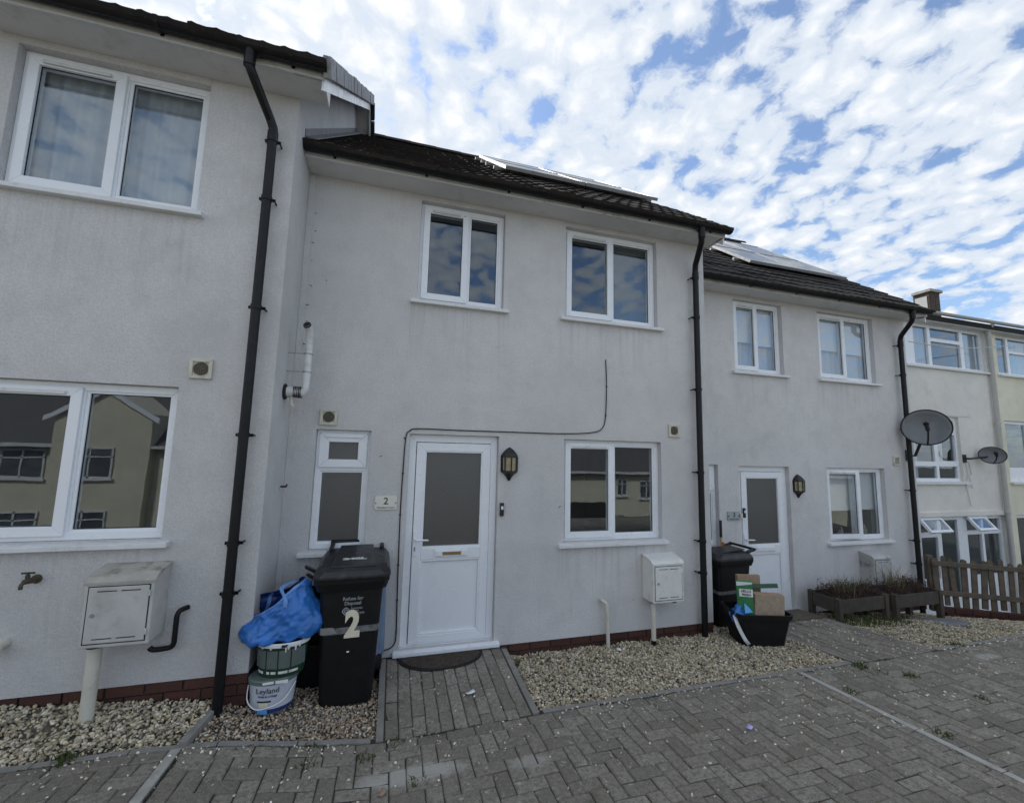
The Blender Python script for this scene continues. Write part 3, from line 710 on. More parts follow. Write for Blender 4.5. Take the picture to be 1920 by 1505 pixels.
def door(h, glass_label=None, brush=False, handle_drop=False):
    x0, x1, z0, z1 = HOLES['door']; d = MB()
    frame_ring(d, x0+.002, x1-.002, z0+.001, z1-.002, .07, FY, FY+.07, (.07, .07, .02, .075))
    o = d.build('door', M['upvc'], h, bevel=.004)
    lx0, lx1, lz0, lz1 = .238, .990, .192, 2.092; g = (.322, .908, 1.068, 2.010); p = (.318, .912, .262, .958)
    m = MB(); y0, y1 = FY-.012, FY+.05
    frame_ring(m, lx0, lx1, lz0, lz1, .1, y0, y1, (g[0]-lx0, lx1-g[1], p[2]-lz0, lz1-g[3]))
    m.box(g[0], g[1], y0, y1, p[3], g[2])
    m.build('door_leaf', M['upvc'], o, bevel=.005)
    b = MB(); frame_ring(b, g[0]-.004, g[1]+.004, g[2]-.004, g[3]+.004, .018, y0+.006, y1); b.build('glazing_bead', M['upvc'], o, bevel=.004)
    pane(g[0]+.01, g[1]-.01, g[2]+.01, g[3]-.01, FY+.018, o, 'frost', 'frosted_pane')
    q = MB(); frame_ring(q, p[0]-.002, p[1]+.002, p[2]-.002, p[3]+.002, .022, y0+.004, y1); q.box(p[0]+.018, p[1]-.018, FY+.012, FY+.03, p[2]+.018, p[3]-.018)
    q.build('door_panel', M['upvc'], o, bevel=.006)
    l = MB(); l.box(.455, .785, y0-.012, y0-.001, .982, 1.048); l.box(.470, .770, y0-.018, y0-.012, .992, 1.038)
    lo = l.build('letter_plate', M['upvc'], o, bevel=.006)
    if brush: MB().box(.530, .715, y0-.024, y0-.017, 1.000, 1.030).build('brush_plate', M['gold'], o, bevel=.004)
    k = MB(); k.box(.245, .277, y0-.012, y0-.001, 1.0, 1.235)
    k.tube([(.261, y0-.012, 1.16), (.261, y0-.05, 1.16), (.272, y0-.056, 1.158), (.385, y0-.056, 1.153)], [.011, .011, .011, .009], 8)
    k.build('handle', M['upvc'], o, bevel=.002)
    MB().box(.253, .268, y0-.015, y0-.011, 1.045, 1.085).build('keyhole', M['bracket_metal'], o, bevel=.003)
    t = MB(); t.prism([(.105, FY, .172), (.105, -.055, .160), (.105, -.055, .128), (.105, FY, .128)], (1.01, 0, 0)); t.build('threshold', M['upvc'], o, bevel=.004)
    return o
def toilet_window(h):
    x0, x1, z0, z1 = HOLES['toilet']; w = MB(); frame_ring(w, x0+.002, x1-.002, z0+.002, z1-.002, .048, FY, FY+.07); w.box(x0+.04, x1-.04, FY+.002, FY+.068, 1.805, 1.850)
    o = w.build('window', M['upvc'], h, bevel=.004)
    s = MB(); frame_ring(s, x0+.028, x1-.028, 1.838, z1-.030, .085, FY-.018, FY+.05, (.085, .085, .075, .085)); s.build('casement', M['upvc'], o, bevel=.005)
    MB().box(x0+.075, x1-.075, FY-.032, FY-.018, z1-.072, z1-.046).build('trickle_vent', M['upvc'], o, bevel=.005)
    pane(x0+.105, x1-.105, 1.905, z1-.108, FY+.012, o, 'frost', 'frosted_pane')
    b = MB(); frame_ring(b, x0+.046, x1-.046, z0+.046, 1.808, .02, FY+.012, FY+.06); b.build('glazing_bead', M['upvc'], o, bevel=.003)
    pane(x0+.06, x1-.06, z0+.06, 1.795, FY+.03, o, 'frost', 'frosted_pane')
    sill(x0-.075, x1+.06, z0, o); return o
def air_vent(h, xc, zc, s=.15, louvre=False):
    m = MB(); frame_ring(m, xc-s/2, xc+s/2, zc-s/2, zc+s/2, s*.16, -.022, .0)
    o = m.build('air_vent', M['cream_plastic'], h, bevel=.003)
    MB().box(xc-s*.35, xc+s*.35, -.010, -.002, zc-s*.35, zc+s*.35).build('vent_plate', M['cream_plastic'], o)
    g = MB()
    if louvre:
        for k in range(6): g.box(xc-s*.3, xc+s*.3, -.016, -.010, zc-s*.30+k*s*.11, zc-s*.30+k*s*.11+s*.05)
    else:
        MB().prism([(xc+s*.33*math.cos(a), -.012, zc+s*.33*math.sin(a)) for a in [2*math.pi*k/20 for k in range(20)]], (0, .004, 0)).build('vent_hole', M['dark'], o)
        for k in range(-4, 5):
            q = math.sqrt(max(0, .33**2-(k*.072)**2))*s
            if q > .004: g.box(xc+k*s*.072-.0016, xc+k*s*.072+.0016, -.017, -.0125, zc-q, zc+q); g.box(xc-q, xc+q, -.0165, -.013, zc+k*s*.072-.0016, zc+k*s*.072+.0016)
    g.build('grille', M['grille'], o)
def plinth(h, x0, x1, z_bot, side_y=None):
    m = MB(); m.box(x0, x1, .022, .30, z_bot, .122)
    if side_y: m.box(x1-.3, x1-.022, .30, side_y, z_bot, .122)
    o = m.build('plinth', M['mortar'], h)
    bm_ = MB().box(-.1055, .1055, -.05, .05, -.0325, .0325).mesh('brick', M['brick']); row = 0
    z = .122-.0375
    while z > z_bot-.03:
        x = x0+(0 if row % 2 else -.1125)
        while x < x1-.02:
            a, b = max(x, x0), min(x+.215, x1-.001)
            if b-a > .04:
                q = bpy.data.objects.new('brick', bm_); COL.objects.link(q); q.parent = o
                q.location = ((a+b)/2, .056+random.gauss(0, .0015), z); q.scale = ((b-a)/.211*.98, 1, 1)
            x += .225
        if side_y:
            y = .02+(0 if row % 2 else .1125)
            for k in range(3):
                q = bpy.data.objects.new('brick', bm_); COL.objects.link(q); q.parent = o
                q.location = (x1-.056, y+.1075+.225*k, z); q.rotation_euler = (0, 0, math.pi/2); q.scale = (.98, 1, 1)
        z -= .075; row += 1
    return o
def rainwater(h, x0, x1, xpipe=3.49, zbot=.0):
    m = MB(); yc, zc, r = -.347, 4.742, .058
    prof = [(yc+r*math.cos(a), zc+r*math.sin(a)) for a in [math.pi+math.pi*k/10 for k in range(11)]]
    inn = [(yc+(r-.006)*math.cos(a), zc+(r-.006)*math.sin(a)) for a in [2*math.pi-math.pi*k/10 for k in range(11)]]
    m.prism([(x0, y, z) for y, z in prof]+[(x0, y, z) for y, z in inn], (x1-x0, 0, 0))
    for xe in (x0, x1-.004): m.prism([(xe, y, z) for y, z in prof], (.004, 0, 0))
    g = m.build('gutter', M['gutter'], h)
    for k in range(6):
        x = x0+.25+(x1-x0-.5)*k/5
        b = MB(); pr = [(yc+(r+.005)*math.cos(a), zc+(r+.005)*math.sin(a)) for a in [math.pi*1.0+math.pi*q/8 for q in range(9)]]
        b.prism([(x-.014, y, z) for y, z in pr], (.028, 0, 0)); b.box(x-.012, x+.012, yc+.05, -.293, zc-.055, zc+.0); b.build('gutter_bracket', M['black_plastic'], g)
    b = MB(); pr = [(yc+(r+.006)*math.cos(a), zc+(r+.006)*math.sin(a)) for a in [math.pi+math.pi*q/8 for q in range(9)]]
    b.prism([(xpipe-.19, y, z) for y, z in pr], (.14, 0, 0)); b.tube([(xpipe-.12, yc, zc-.04), (xpipe-.12, yc, zc-.10)], .040, 14); b.build('outlet', M['black_plastic'], g, smooth=True)
    yp = -.082
    d = MB(); d.tube(bez([(xpipe-.12, yc, zc-.06), (xpipe-.12, yc, zc-.15), (xpipe-.10, yc+.03, zc-.21)], 4)+bez([(xpipe-.02, yp-.03, zc-.385), (xpipe, yp, zc-.45), (xpipe, yp, zc-.53)], 4)+[Vector((xpipe, yp, zbot))], .034, 16)
    d.tube([(xpipe, yp, zc-.47), (xpipe, yp, zc-.53)], .039, 16); d.tube([(xpipe-.12, yc, zc-.10), (xpipe-.12, yc, zc-.17)], .039, 16)
    p = d.build('downpipe', M['black_plastic'], h, smooth=True)
    for z in (4.20, 3.70, 2.81, 1.83, 1.05, .70):
        c = MB(); c.tube([(xpipe, yp, z-.016), (xpipe, yp, z+.016)], .040, 16); c.box(xpipe-.058, xpipe+.058, yp+.012, yp+.024, z-.011, z+.011)
        for sx in (-.050, .050): c.tube([(xpipe+sx, yp+.012, z), (xpipe+sx, -.001, z)], .007, 8)
        c.build('pipe_clip', M['black_plastic'], p, smooth=True)
    return p
def terrace(loc, x1, label, tile, roof_x1, gut, windows, zbot, plinth_x0=None, verge=False, sidez=None):
    h = tag(empty('terraced_house', loc), label, 'house', 'stepped terrace of grey rendered houses')
    hs = [HOLES[k] for k in windows]
    m = MB(); rect_holes(XL, x1, .12, 4.72, hs, 0, .11, m); rect_holes(XL, x1, .12, 4.72, hs, .24, .001, m)
    YB = 2*RY; pts = [(0, .12), (YB, .12), (YB, 4.95), (RY, EZ+SLOPE*(RY-EY)-.10), (0, 4.95)]
    for x in (x1, XL+.001): m.add([(x, y, z) for y, z in pts], [tuple(range(5))])
    m.add([(XL, YB, .12), (x1, YB, .12), (x1, YB, 4.95), (XL, YB, 4.95)], [(0, 1, 2, 3)])
    m.add([(XL, 0, .12), (x1, 0, .12), (x1, .022, .119), (XL, .022, .119)], [(0, 1, 2, 3)])
    m.build('wall', M['wall'], h, recalc=False)
    plinth(h, XL, x1-.001, zbot, .7)
    fx1 = roof_x1-.03
    MB().box(XL+.002, fx1, -.272, -.002, 4.676, 4.690).build('soffit', M['soffit'], h)
    fm = MB(); fm.box(XL+.002, fx1, -.292, -.272, 4.664, 4.748); fm.build('fascia', M['upvc_dirty'], h, bevel=.004)
    MB().box(XL+.002, fx1, -.335, -.274, 4.750, 4.772).build('eaves_gap_strip', M['felt'], h)  # black strip added to darken the pale gap between gutter and tiles
    MB().prism([(fx1, -.292, 4.664), (fx1, -.292, 4.84), (fx1, .0, 5.03), (fx1, .0, 4.664)], (.018, 0, 0)).build('box_end', M['upvc_dirty'], h)
    bb = MB(); zt = lambda y: EZ+SLOPE*(y-EY)-.075
    bb.prism([(fx1, -.27, zt(-.27)), (fx1, RY, zt(RY)), (fx1, RY, zt(RY)-.17), (fx1, -.27, zt(-.27)-.17)], (.02, 0, 0))
    bb.prism([(fx1, 2*RY+.27, zt(-.27)), (fx1, RY, zt(RY)), (fx1, RY, zt(RY)-.17), (fx1, 2*RY+.27, zt(-.27)-.17)], (.02, 0, 0))
    bb.build('bargeboard', M['upvc'], h)
    if roof_x1-x1 > .1:
        vs_ = MB(); q = .155
        for sg in (1, -1):
            Y = (lambda y: y) if sg == 1 else (lambda y: 2*RY-y)
            vs_.prism([(x1+.002, Y(-.26), zt(-.26)+.075-q), (x1+.002, Y(RY), zt(RY)+.075-q), (x1+.002, Y(RY), zt(RY)+.075-q-.012), (x1+.002, Y(-.26), zt(-.26)+.075-q-.012)], (fx1-x1-.004, 0, 0))
        vs_.build('verge_soffit', M['soffit'], h)
    roof(h, XL+.004, roof_x1, tile, verge)
    rainwater(h, XL+.006, gut, 3.49, zbot-.02)
    return h
ALLW = ('up_small', 'up_wide', 'low', 'toilet', 'door')
# house on the left, one step higher and forward
H1 = terrace((-4.555, -.6, .275), 3.640, 'nearest grey rendered house on the left, with the big downpipe and weathered meter box', 'tile', 3.885, 3.90, ALLW, -.12, verge=True)
H2 = terrace((0, 0, 0), 3.680, 'middle grey rendered house with white door number 2 and plain upstairs windows', 'tile_mossy', 3.775, 3.79, ALLW, -.06)
H3 = terrace((4.555, .6, -.285), 3.740, 'farther grey rendered house with door number 3, white roller blinds and planters', 'tile', 3.83, 3.80, ALLW, -.02)
for h in (H1, H2, H3):
    k = h is H1
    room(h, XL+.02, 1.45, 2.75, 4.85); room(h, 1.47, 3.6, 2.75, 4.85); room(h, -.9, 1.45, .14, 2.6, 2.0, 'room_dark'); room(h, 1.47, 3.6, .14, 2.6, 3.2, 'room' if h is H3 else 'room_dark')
    toilet_window(h); door(h, brush=h is H2)
# windows with what is behind them
def win(h, key, **k): x0, x1, z0, z1 = HOLES[key]; return window(h, x0, x1, z0, z1, **k)
w = win(H1, 'up_wide'); curtain(w, 1.70, 3.08, 3.46, 4.72, .175, 'net', 13, .016, 'net_curtain')
win(H1, 'up_small'); win(H1, 'low', xm=1.795+.61)
win(H2, 'up_small', xm=.655); w = win(H2, 'up_wide', xm=2.395)
MB().box(2.40, 3.05, .20, .205, 3.46, 4.72).build('blind', M['pane_backing'], w)  # grey sheet behind the right pane, giving it a slightly paler tone
win(H2, 'low', xm=2.405)
w = win(H3, 'up_small', xm=.62)
for a, b, z in ((.10, .635, 4.02), (.645, 1.12, 3.99)): MB().box(a, b, .150, .153, z, 4.70).build('roller_blind', M['blind'], w)
curtain(w, .10, 1.12, 3.46, 4.7, .20, 'curtain', 8)
w = win(H3, 'up_wide', xm=2.40)
for a, b, z in ((1.74, 2.395, 4.04), (2.405, 3.04, 4.02)): MB().box(a, b, .150, .153, z, 4.70).build('roller_blind', M['blind'], w)
curtain(w, 1.74, 3.04, 3.46, 4.7, .20, 'curtain', 10)
w = win(H3, 'low', xm=2.44, open_deg=5)
for a, b, z in ((1.74, 2.43, 1.50), (2.44, 3.06, 1.51)): MB().box(a, b, .165, .168, z, 2.25).build('roller_blind', M['blind'], w)
b = MB()
for x, hgt, r in ((1.93, .16, .05), (2.26, .12, .035), (2.31, .17, .025), (2.58, .20, .03), (2.68, .14, .04), (2.80, .19, .035)): b.lathe([(r, 0), (r, hgt*.6), (r*.45, hgt*.75), (r*.4, hgt)], (x, .21, 1.08), 10)
b.build('window_ornaments', M['wood_sill'], w, smooth=True)
# vents
for h, sets in ((H1, ((3.145, 2.315, 0),)), (H2, ((-.585, 2.305, 0), (3.19, 2.31, 0))), (H3, ((3.295, 2.295, 1),))):
    for x, z, l in sets: air_vent(h, x, z, .15, l)
# lead flashing where the middle roof meets the taller gable
fl = MB()
for k in range(13):
    y = -.34+k*.28; z = EZ+SLOPE*(y-EY)+.02; d = .276*SLOPE
    fl.prism([(XL+.001, y, z), (XL+.001, y+.276, z+d), (XL+.001, y+.276, z+d+.10), (XL+.001, y, z+.10)], (.008, 0, 0))
    fl.prism([(XL+.009, y, z+.016), (XL+.009, y+.276, z+d+.016), (XL+.009, y+.276, z+d+.030), (XL+.009, y, z+.030)], (.10, 0, 0))
fl.build('lead_flashing', M['lead'], H2)
# painted cover strip in the corner of the middle house
MB().box(XL+.002, XL+.055, -.018, -.001, .13, 4.67).build('corner_bead', M['wall'], H2)
# chipped marks down the corner of the middle house
m = MB()
for k, (x, z) in enumerate(((-.84, 4.28), (-.83, 4.10), (-.845, 3.98), (-.84, 3.80), (-.83, 3.55), (-.85, 3.36), (-.84, 3.20), (-.845, 2.98), (-.70, 3.62), (1.02, 3.12), (.62, 4.52), (-.10, 1.95), (2.63, .44), (1.75, 1.45))):
    l = random.uniform(.006, .015); m.obox((x, -.0015, z), (l*(2.0 if k % 3 else 1), .003, .006), Matrix.Rotation(random.uniform(-.7, .7), 3, 'Y'))
tag(m.build('chipped_marks', M['dark'], H2), kind='stuff')
# waste pipes
p = MB(); p.tube(bez([(2.24, .0, .47), (2.235, -.045, .475), (2.265, -.062, .45)], 5)+[Vector((2.280, -.062, .35)), Vector((2.290, -.062, -.02))], .020, 12); p.tube([(2.27, -.062, .405), (2.274, -.062, .375)], .024, 12)
p.build('waste_pipe', M['pipe_white'], H2, smooth=True)
p = MB(); p.tube(bez([(3.225, -.001, .605), (3.195, -.05, .60), (3.185, -.062, .565)], 4)+[Vector((3.185, -.062, .40))]+bez([(3.178, -.062, .375), (3.15, -.062, .365), (3.07, -.062, .362), (3.045, -.062, .38)], 3), .017, 10)
p.build('overflow_pipe', M['black_plastic'], H1, smooth=True)
MB().tube(bez([(2.235, 0, .46), (2.23, -.06, .455), (2.235, -.07, .40)], 4), .03, 12).build('waste_stub', M['pipe_white'], H1, smooth=True)

# ---------------------------------------------------------------- cream terrace beyond (further back and lower)
def light_window(h, rects, y, z_sill=None, bars=None, name='window', sills=None):
    """frame from a list of panes (x0, x1, z0, z1) with the frame outline given first"""
    o, *ps = rects; m = MB()
    rect_holes(o[0], o[1], o[2], o[3], ps, y, .05, m)
    for p in ((o[0], o[2], o[1], o[2]), (o[0], o[3], o[1], o[3])): m.add([(p[0], y, p[1]), (p[2], y, p[1]), (p[2], y+.08, p[1]), (p[0], y+.08, p[1])], [(0, 1, 2, 3)])
    for x in (o[0], o[1]): m.add([(x, y, o[2]), (x, y, o[3]), (x, y+.08, o[3]), (x, y+.08, o[2])], [(0, 1, 2, 3)])
    w = m.build(name, M['upvc'], h, recalc=False)
    for p in ps: MB().box(p[0]-.004, p[1]+.004, y+.03, y+.036, p[2]-.004, p[3]+.004).build('pane', M['glass'], w)
    if sills: MB().box(o[0]-.03, o[1]+.12, y-.12, y+.02, o[2]-.05, o[2]-.004).build('window_sill', M['sill'], w)
    return w
def vent_leaf(w, x0, x1, z1, z0, y, ang):
    """top hung vent standing open"""
    m = MB((0, 0, 0)); H = z1-z0
    frame_ring(m, x0, x1, -H, 0, .05, -.05, 0); o = m.build('vent_light', M['upvc'], w); o.location = (0, y, z1); o.rotation_euler = (-math.radians(ang), 0, 0)
    g = MB().box(x0+.045, x1-.045, -.028, -.022, -H+.045, -.045).build('pane', M['glass'], w); g.location = (0, y, z1); g.rotation_euler = (-math.radians(ang), 0, 0)
def cream_house(x0, x1, label, wall, pipe):
    h = tag(empty('cream_house', (x0, 2.0, -1.4)), label, 'house', 'cream terrace beyond the grey houses')
    dx = -x0
    up = (10.66+dx if pipe else .30, 13.45+dx if pipe else 3.1, 5.51, 6.49); holes = [up]
    L = x1-x0
    mid = (2.0, 3.93, 2.97, 4.40); low = (2.37, 5.22, .06, 2.22)
    if pipe: holes += [mid, low]
    else: holes += [(.30, 2.2, 2.97, 4.40), (.36, 3.0, .06, 2.22)]
    m = MB(); rect_holes(0, L, 0, 6.62, holes, 0, .14, m)
    for x in (0, L): m.add([(x, 0, 0), (x, 8, 0), (x, 8, 6.62), (x, 4, 7.25), (x, 0, 6.62)], [(0, 1, 2, 3, 4)])
    m.add([(0, 8, 0), (L, 8, 0), (L, 8, 6.62), (0, 8, 6.62)], [(0, 1, 2, 3)])
    m.build('wall', wall, h, recalc=False)
    r = MB(); r.prism([(0, -.16, 6.63), (0, 4, 7.36), (0, 8.16, 6.63), (0, 8.16, 6.52), (0, 4, 7.25), (0, -.16, 6.52)], (L, 0, 0)); r.build('roof', M['tile'], h)
    MB().box(0, L, -.13, -.002, 6.50, 6.64).build('fascia', M['upvc_dirty'], h)
    g = MB(); g.prism([(0, -.19+.055*math.cos(a), 6.70+.055*math.sin(a)) for a in [math.pi+math.pi*k/8 for k in range(9)]], (L, 0, 0)); g.build('gutter', M['pipe_grey'], h)
    room(h, .05, L-.05, .05, 2.45, 3, 'room_dark'); room(h, .05, L-.05, 2.6, 4.6, 3, 'room'); room(h, .05, L-.05, 4.8, 6.55, 3, 'room')
    if not pipe:
        w = light_window(h, [up, (.36, .80, 5.57, 6.43), (.90, 2.1, 6.14, 6.43), (.90, 2.1, 5.57, 6.08), (2.2, 3.04, 5.57, 6.43)], .06, sills=1)
        curtain(w, 1.1, 1.7, 5.5, 6.45, .14, 'net', 4)
        light_window(h, [(.30, 2.2, 2.97, 4.40), (.37, 1.2, 3.3, 4.33), (1.28, 2.13, 3.3, 4.33)], .06, sills=1)
        light_window(h, [(.36, 3.0, .06, 2.22), (.44, 1.5, .5, 2.14), (1.6, 2.9, .5, 2.14)], .06)
        return h
    w = light_window(h, [up, (11.10+dx, 11.56+dx, 5.57, 6.43), (11.66+dx, 12.66+dx, 6.20, 6.43), (11.66+dx, 12.66+dx, 5.57, 6.12), (12.78+dx, 13.37+dx, 5.57, 6.43)], .06, sills=1)
    curtain(w, 11.06+dx, 11.60+dx, 5.5, 6.45, .13, 'net', 5); curtain(w, 12.74+dx, 13.40+dx, 5.5, 6.45, .13, 'net', 5)
    w = light_window(h, [mid, (2.08, 3.16, 3.40, 4.32), (3.28, 3.86, 4.10, 4.32), (3.28, 3.86, 3.42, 4.00), (2.08, 3.18, 3.04, 3.30), (3.26, 3.86, 3.04, 3.30)], .06, sills=1)
    curtain(w, 2.1, 2.75, 3.0, 4.35, .15, 'net', 4); curtain(w, 3.30, 3.62, 3.35, 4.35, .17, 'curtain', 3)
    w = light_window(h, [low, (2.45, 3.02, .95, 1.80), (2.45, 3.02, 1.90, 2.15), (3.14, 3.68, .55, 2.15), (3.98, 4.46, .95, 1.82), (4.54, 5.12, .95, 1.82), (4.54, 5.12, 1.90, 2.15), (3.98, 4.46, 1.90, 2.15)], .06)
    for a, b in ((2.45, 3.02), (3.98, 4.46)): vent_leaf(w, a-.05, b+.05, 2.19, 1.86, .045, 38)
    MB().box(2.3, 5.3, -.035, -.002, 2.24, 2.33).build('lintel_band', wall, h)
    MB().box(1.9, 4.3, -.012, -.002, 4.42, 4.62).build('lintel', wall, h)
    p = MB(); p.tube([(5.16, -.16, 6.66), (5.16, -.07, 6.50), (5.17, -.07, 1.0), (5.17, -.07, .05)], .045, 12)
    for z in (4.3, 2.3, 5.7): p.tube([(5.165, -.07, z-.02), (5.165, -.07, z+.02)], .056, 12)
    p.build('downpipe', M['pipe_grey'], h, smooth=True)
    c = MB(); c.box(7.12, 7.56, 2.0, 2.36, 6.8, 8.50).build('chimney', M['mortar'], h)
    co = [o for o in h.children if o.name.startswith('chimney')][-1]
    bm_ = MB().box(-.1, .1, -.045, .045, -.033, .033).mesh('brick', M['chimney_brick'])
    for row in range(22):
        z = 6.84+row*.0775
        for k in range(2):
            for (bx, by, rz) in ((7.232+k*.215-(.0 if row % 2 else 0), 2.035, 0), (7.155, 2.11+k*.2, math.pi/2)):
                q = bpy.data.objects.new('brick', bm_); COL.objects.link(q); q.parent = co; q.location = (bx, by, z); q.rotation_euler = (0, 0, rz)
    MB().box(7.06, 7.62, 1.94, 2.42, 8.50, 8.58).build('chimney_cap', M['concrete'], co)
    MB().box(7.095, 7.108, 2.06, 2.36, 7.95, 8.38).build('flue_plate', M['pipe_grey'], co)
    return h
H4 = cream_house(8.302, 13.56, 'cream rendered house beyond the picket fence with a brick chimney', M['wall_cream'], True)
H5 = cream_house(13.565, 18.8, 'pale yellow house at the far right edge beyond the grey downpipe', M['wall_yellow'], False)

# ---------------------------------------------------------------- houses across the lower street (seen mirrored in the ground floor panes)
def opposite(x0, x1, yb, ze, zr, zg, label, gable=None, porch=None, wins=()):
    h = tag(empty('opposite_house', (x0, yb, zg)), label, 'house', 'yellowish houses across the lower street')
    L = x1-x0; E_, R_ = ze-zg, zr-zg
    m = MB(); m.box(0, L, -7, 0, 0, E_)
    m.build('wall', M['wall_opposite'], h)
    MB().prism([(-.2, .35, E_-.15), (-.2, -3.5, R_), (-.2, -7.35, E_-.15)], (L+.4, 0, 0)).build('roof', M['slate'], h)
    MB().box(-.2, L+.2, .30, .42, E_-.20, E_-.06).build('gutter', M['upvc_dirty'], h)
    if gable:
        a, b, za = gable; a -= x0; b -= x0; za -= zg
        MB().prism([(a, .45, 0), (b, .45, 0), (b, .45, za-1.15), ((a+b)/2, .45, za-.1), (a, .45, za-1.15)], (0, -3.9, 0)).build('gable', M['wall_opposite'], h)
        g = MB(); g.prism([(a-.3, .62, za-1.35), ((a+b)/2, .62, za), (b+.3, .62, za-1.35), (b+.3, .62, za-1.58), ((a+b)/2, .62, za-.22), (a-.3, .62, za-1.58)], (0, -.10, 0)); g.build('bargeboard', M['upvc'], h)
    if porch:
        a, b, z = porch; MB().prism([(a-x0, .01, z-zg), (a-x0, 1.5, z-.7-zg), (a-x0, 1.5, z-.8-zg), (a-x0, .01, z-.8-zg)], (b-a, 0, 0)).build('porch_roof', M['tile'], h)
        MB().box(a-x0+.1, b-x0-.1, .01, 1.3, 0, z-.8-zg).build('porch', M['upvc'], h)
    for (wx, wz, ww, wh, yy) in wins:
        f = MB(); frame_ring(f, wx-x0, wx-x0+ww, wz-zg, wz-zg+wh, .07, yy+.01, yy+.06); f.box(wx-x0+ww/2-.03, wx-x0+ww/2+.03, yy+.01, yy+.06, wz-zg, wz-zg+wh); f.box(wx-x0, wx-x0+ww, yy+.01, yy+.06, wz-zg+wh*.68, wz-zg+wh*.68+.05)
        o = f.build('window', M['upvc_dirty'], h); MB().box(wx-x0+.03, wx-x0+ww-.03, yy+.015, yy+.03, wz-zg+.03, wz-zg+wh-.03).build('pane', M['far_pane'], o)
        MB().box(wx-x0-.08, wx-x0+ww+.08, yy+.001, yy+.14, wz-zg-.10, wz-zg-.005).build('window_sill', M['sill'], o)
    return h
opposite(-30, -2.5, -20, 1.85, 4.6, -4.7, 'long yellowish house with a front gable across the street', (-14.1, -10.6, 4.35),
         None, [(-13.6, .35, 1.75, 1.35, .45), (-13.6, -2.3, 1.75, 1.25, .45), (-16.0, .30, 1.5, 1.25, 0), (-16.0, -2.3, 1.5, 1.2, 0), (-8.6, .3, 1.5, 1.25, 0), (-6, -2.3, 1.6, 1.2, 0)])
opposite(-1.5, 27, -20, .80, 3.4, -4.75, 'long yellowish house with a porch across the street', None, (10.3, 13.2, -1.15),
         [(14.1, -.75, .75, 1.05, 0), (15.8, -.95, 1.0, 1.15, 0), (14.1, -2.95, .6, 1.0, 0), (16.0, -3.0, 1.0, 1.0, 0), (18.5, -.9, 1.0, 1.1, 0), (5, -.8, 1.2, 1.1, 0), (8.4, -.8, 1.0, 1.1, 0)])

# ================================================================ OBJECTS ON THE HOUSES
def solar(h, x0, x1, y0, y1, label):
    L = (y1-y0)/CA; hx, hy, hz = h.location
    t = tag(empty('solar_array', (hx+x0, hy+y0, hz+EZ+SLOPE*(y0-EY)+.125)), label, 'solar panels', 'solar arrays on the terrace roofs')
    t.rotation_euler = (math.atan(SLOPE), 0, 0); W = x1-x0
    for i in range(2):
        for j in range(2):
            a, b, c, d = i*W/2+.008, (i+1)*W/2-.008, j*L/2+.006, (j+1)*L/2-.006
            m = MB(); m.box(a, b, c, c+.03, -.035, .008); m.box(a, b, d-.03, d, -.035, .008); m.box(a, a+.03, c+.03, d-.03, -.035, .008); m.box(b-.03, b, c+.03, d-.03, -.035, .008)
            o = m.build('solar_panel', M['alu'], t); MB().box(a+.03, b-.03, c+.03, d-.03, -.02, .002).build('solar_glass', M['solar'], o)
    for f in (.12, .40, .60, .88):
        MB().box(-.10, W+.06, L*f-.02, L*f+.02, -.075, -.037).build('mounting_rail', M['alu'], t)
        b = MB()
        for x in (-.05, .45, W/2, W-.45, W): b.box(x-.02, x+.02, L*f-.018, L*f+.018, -.115, -.076)
        b.build('roof_hook', M['alu'], t)
solar(H2, 1.25, 3.62, .80, 2.85, 'solar panels on the middle house roof, seen almost edge on')
solar(H3, 1.07, 3.28, .52, 2.40, 'solar panels on the farther, lower roof of the house with white blinds')

def lantern(loc, label):
    t = tag(empty('wall_lantern', loc), label, 'wall lamp', 'black half lanterns beside the doors')
    pts = lambda r, z: [(r*math.cos(a), -r*.95*math.sin(a), z) for a in [math.pi*k/4 for k in range(5)]]
    m = MB()
    m.add(pts(.092, .10)+[(0, -.001, .182)]+pts(.078, .125), [])
    def shell(levels):
        q = MB(); vs = []
        for r, z in levels: vs += pts(r, z)
        n = 5; fs = [(i*n+k, i*n+k+1, (i+1)*n+k+1, (i+1)*n+k) for i in range(len(levels)-1) for k in range(n-1)]
        fs += [tuple(i*n for i in range(len(levels)))[::-1]+tuple(i*n+4 for i in range(len(levels)))]
        fs += [tuple(range(n))[::-1], tuple(range((len(levels)-1)*n, len(levels)*n))]
        q.add(vs, fs); return q
    shell([(.094, .072), (.094, .086), (.078, .112), (.045, .148), (.018, .165), (.010, .172)]).build('lamp_cap', M['lantern'], t)
    shell([(.012, -.168), (.022, -.150), (.034, -.128), (.060, -.098), (.092, -.080), (.092, -.064)]).build('lamp_base', M['lantern'], t)
    b = MB(); P0, P1 = pts(.086, -.066), pts(.088, .074)
    for a, c in zip(P0, P1): b.tube([a, c], .0075, 6)
    b.box(-.078, .078, -.014, -.001, -.09, .09); b.build('lamp_frame', M['lantern'], t)
    g0, g1 = pts(.076, -.066), pts(.078, .074)
    for k in range(4):
        MB().prism([g0[k], g0[k+1], g1[k+1], g1[k]], (0, .003, 0)).build('lamp_pane', M['lamp_glass'], t)
    return t
lantern((1.18, -.002, 1.892), 'black half lantern between the middle house door and its window')
lantern((5.765, .598, 1.608), 'smaller looking black lantern by the farther door, left of the blinds')

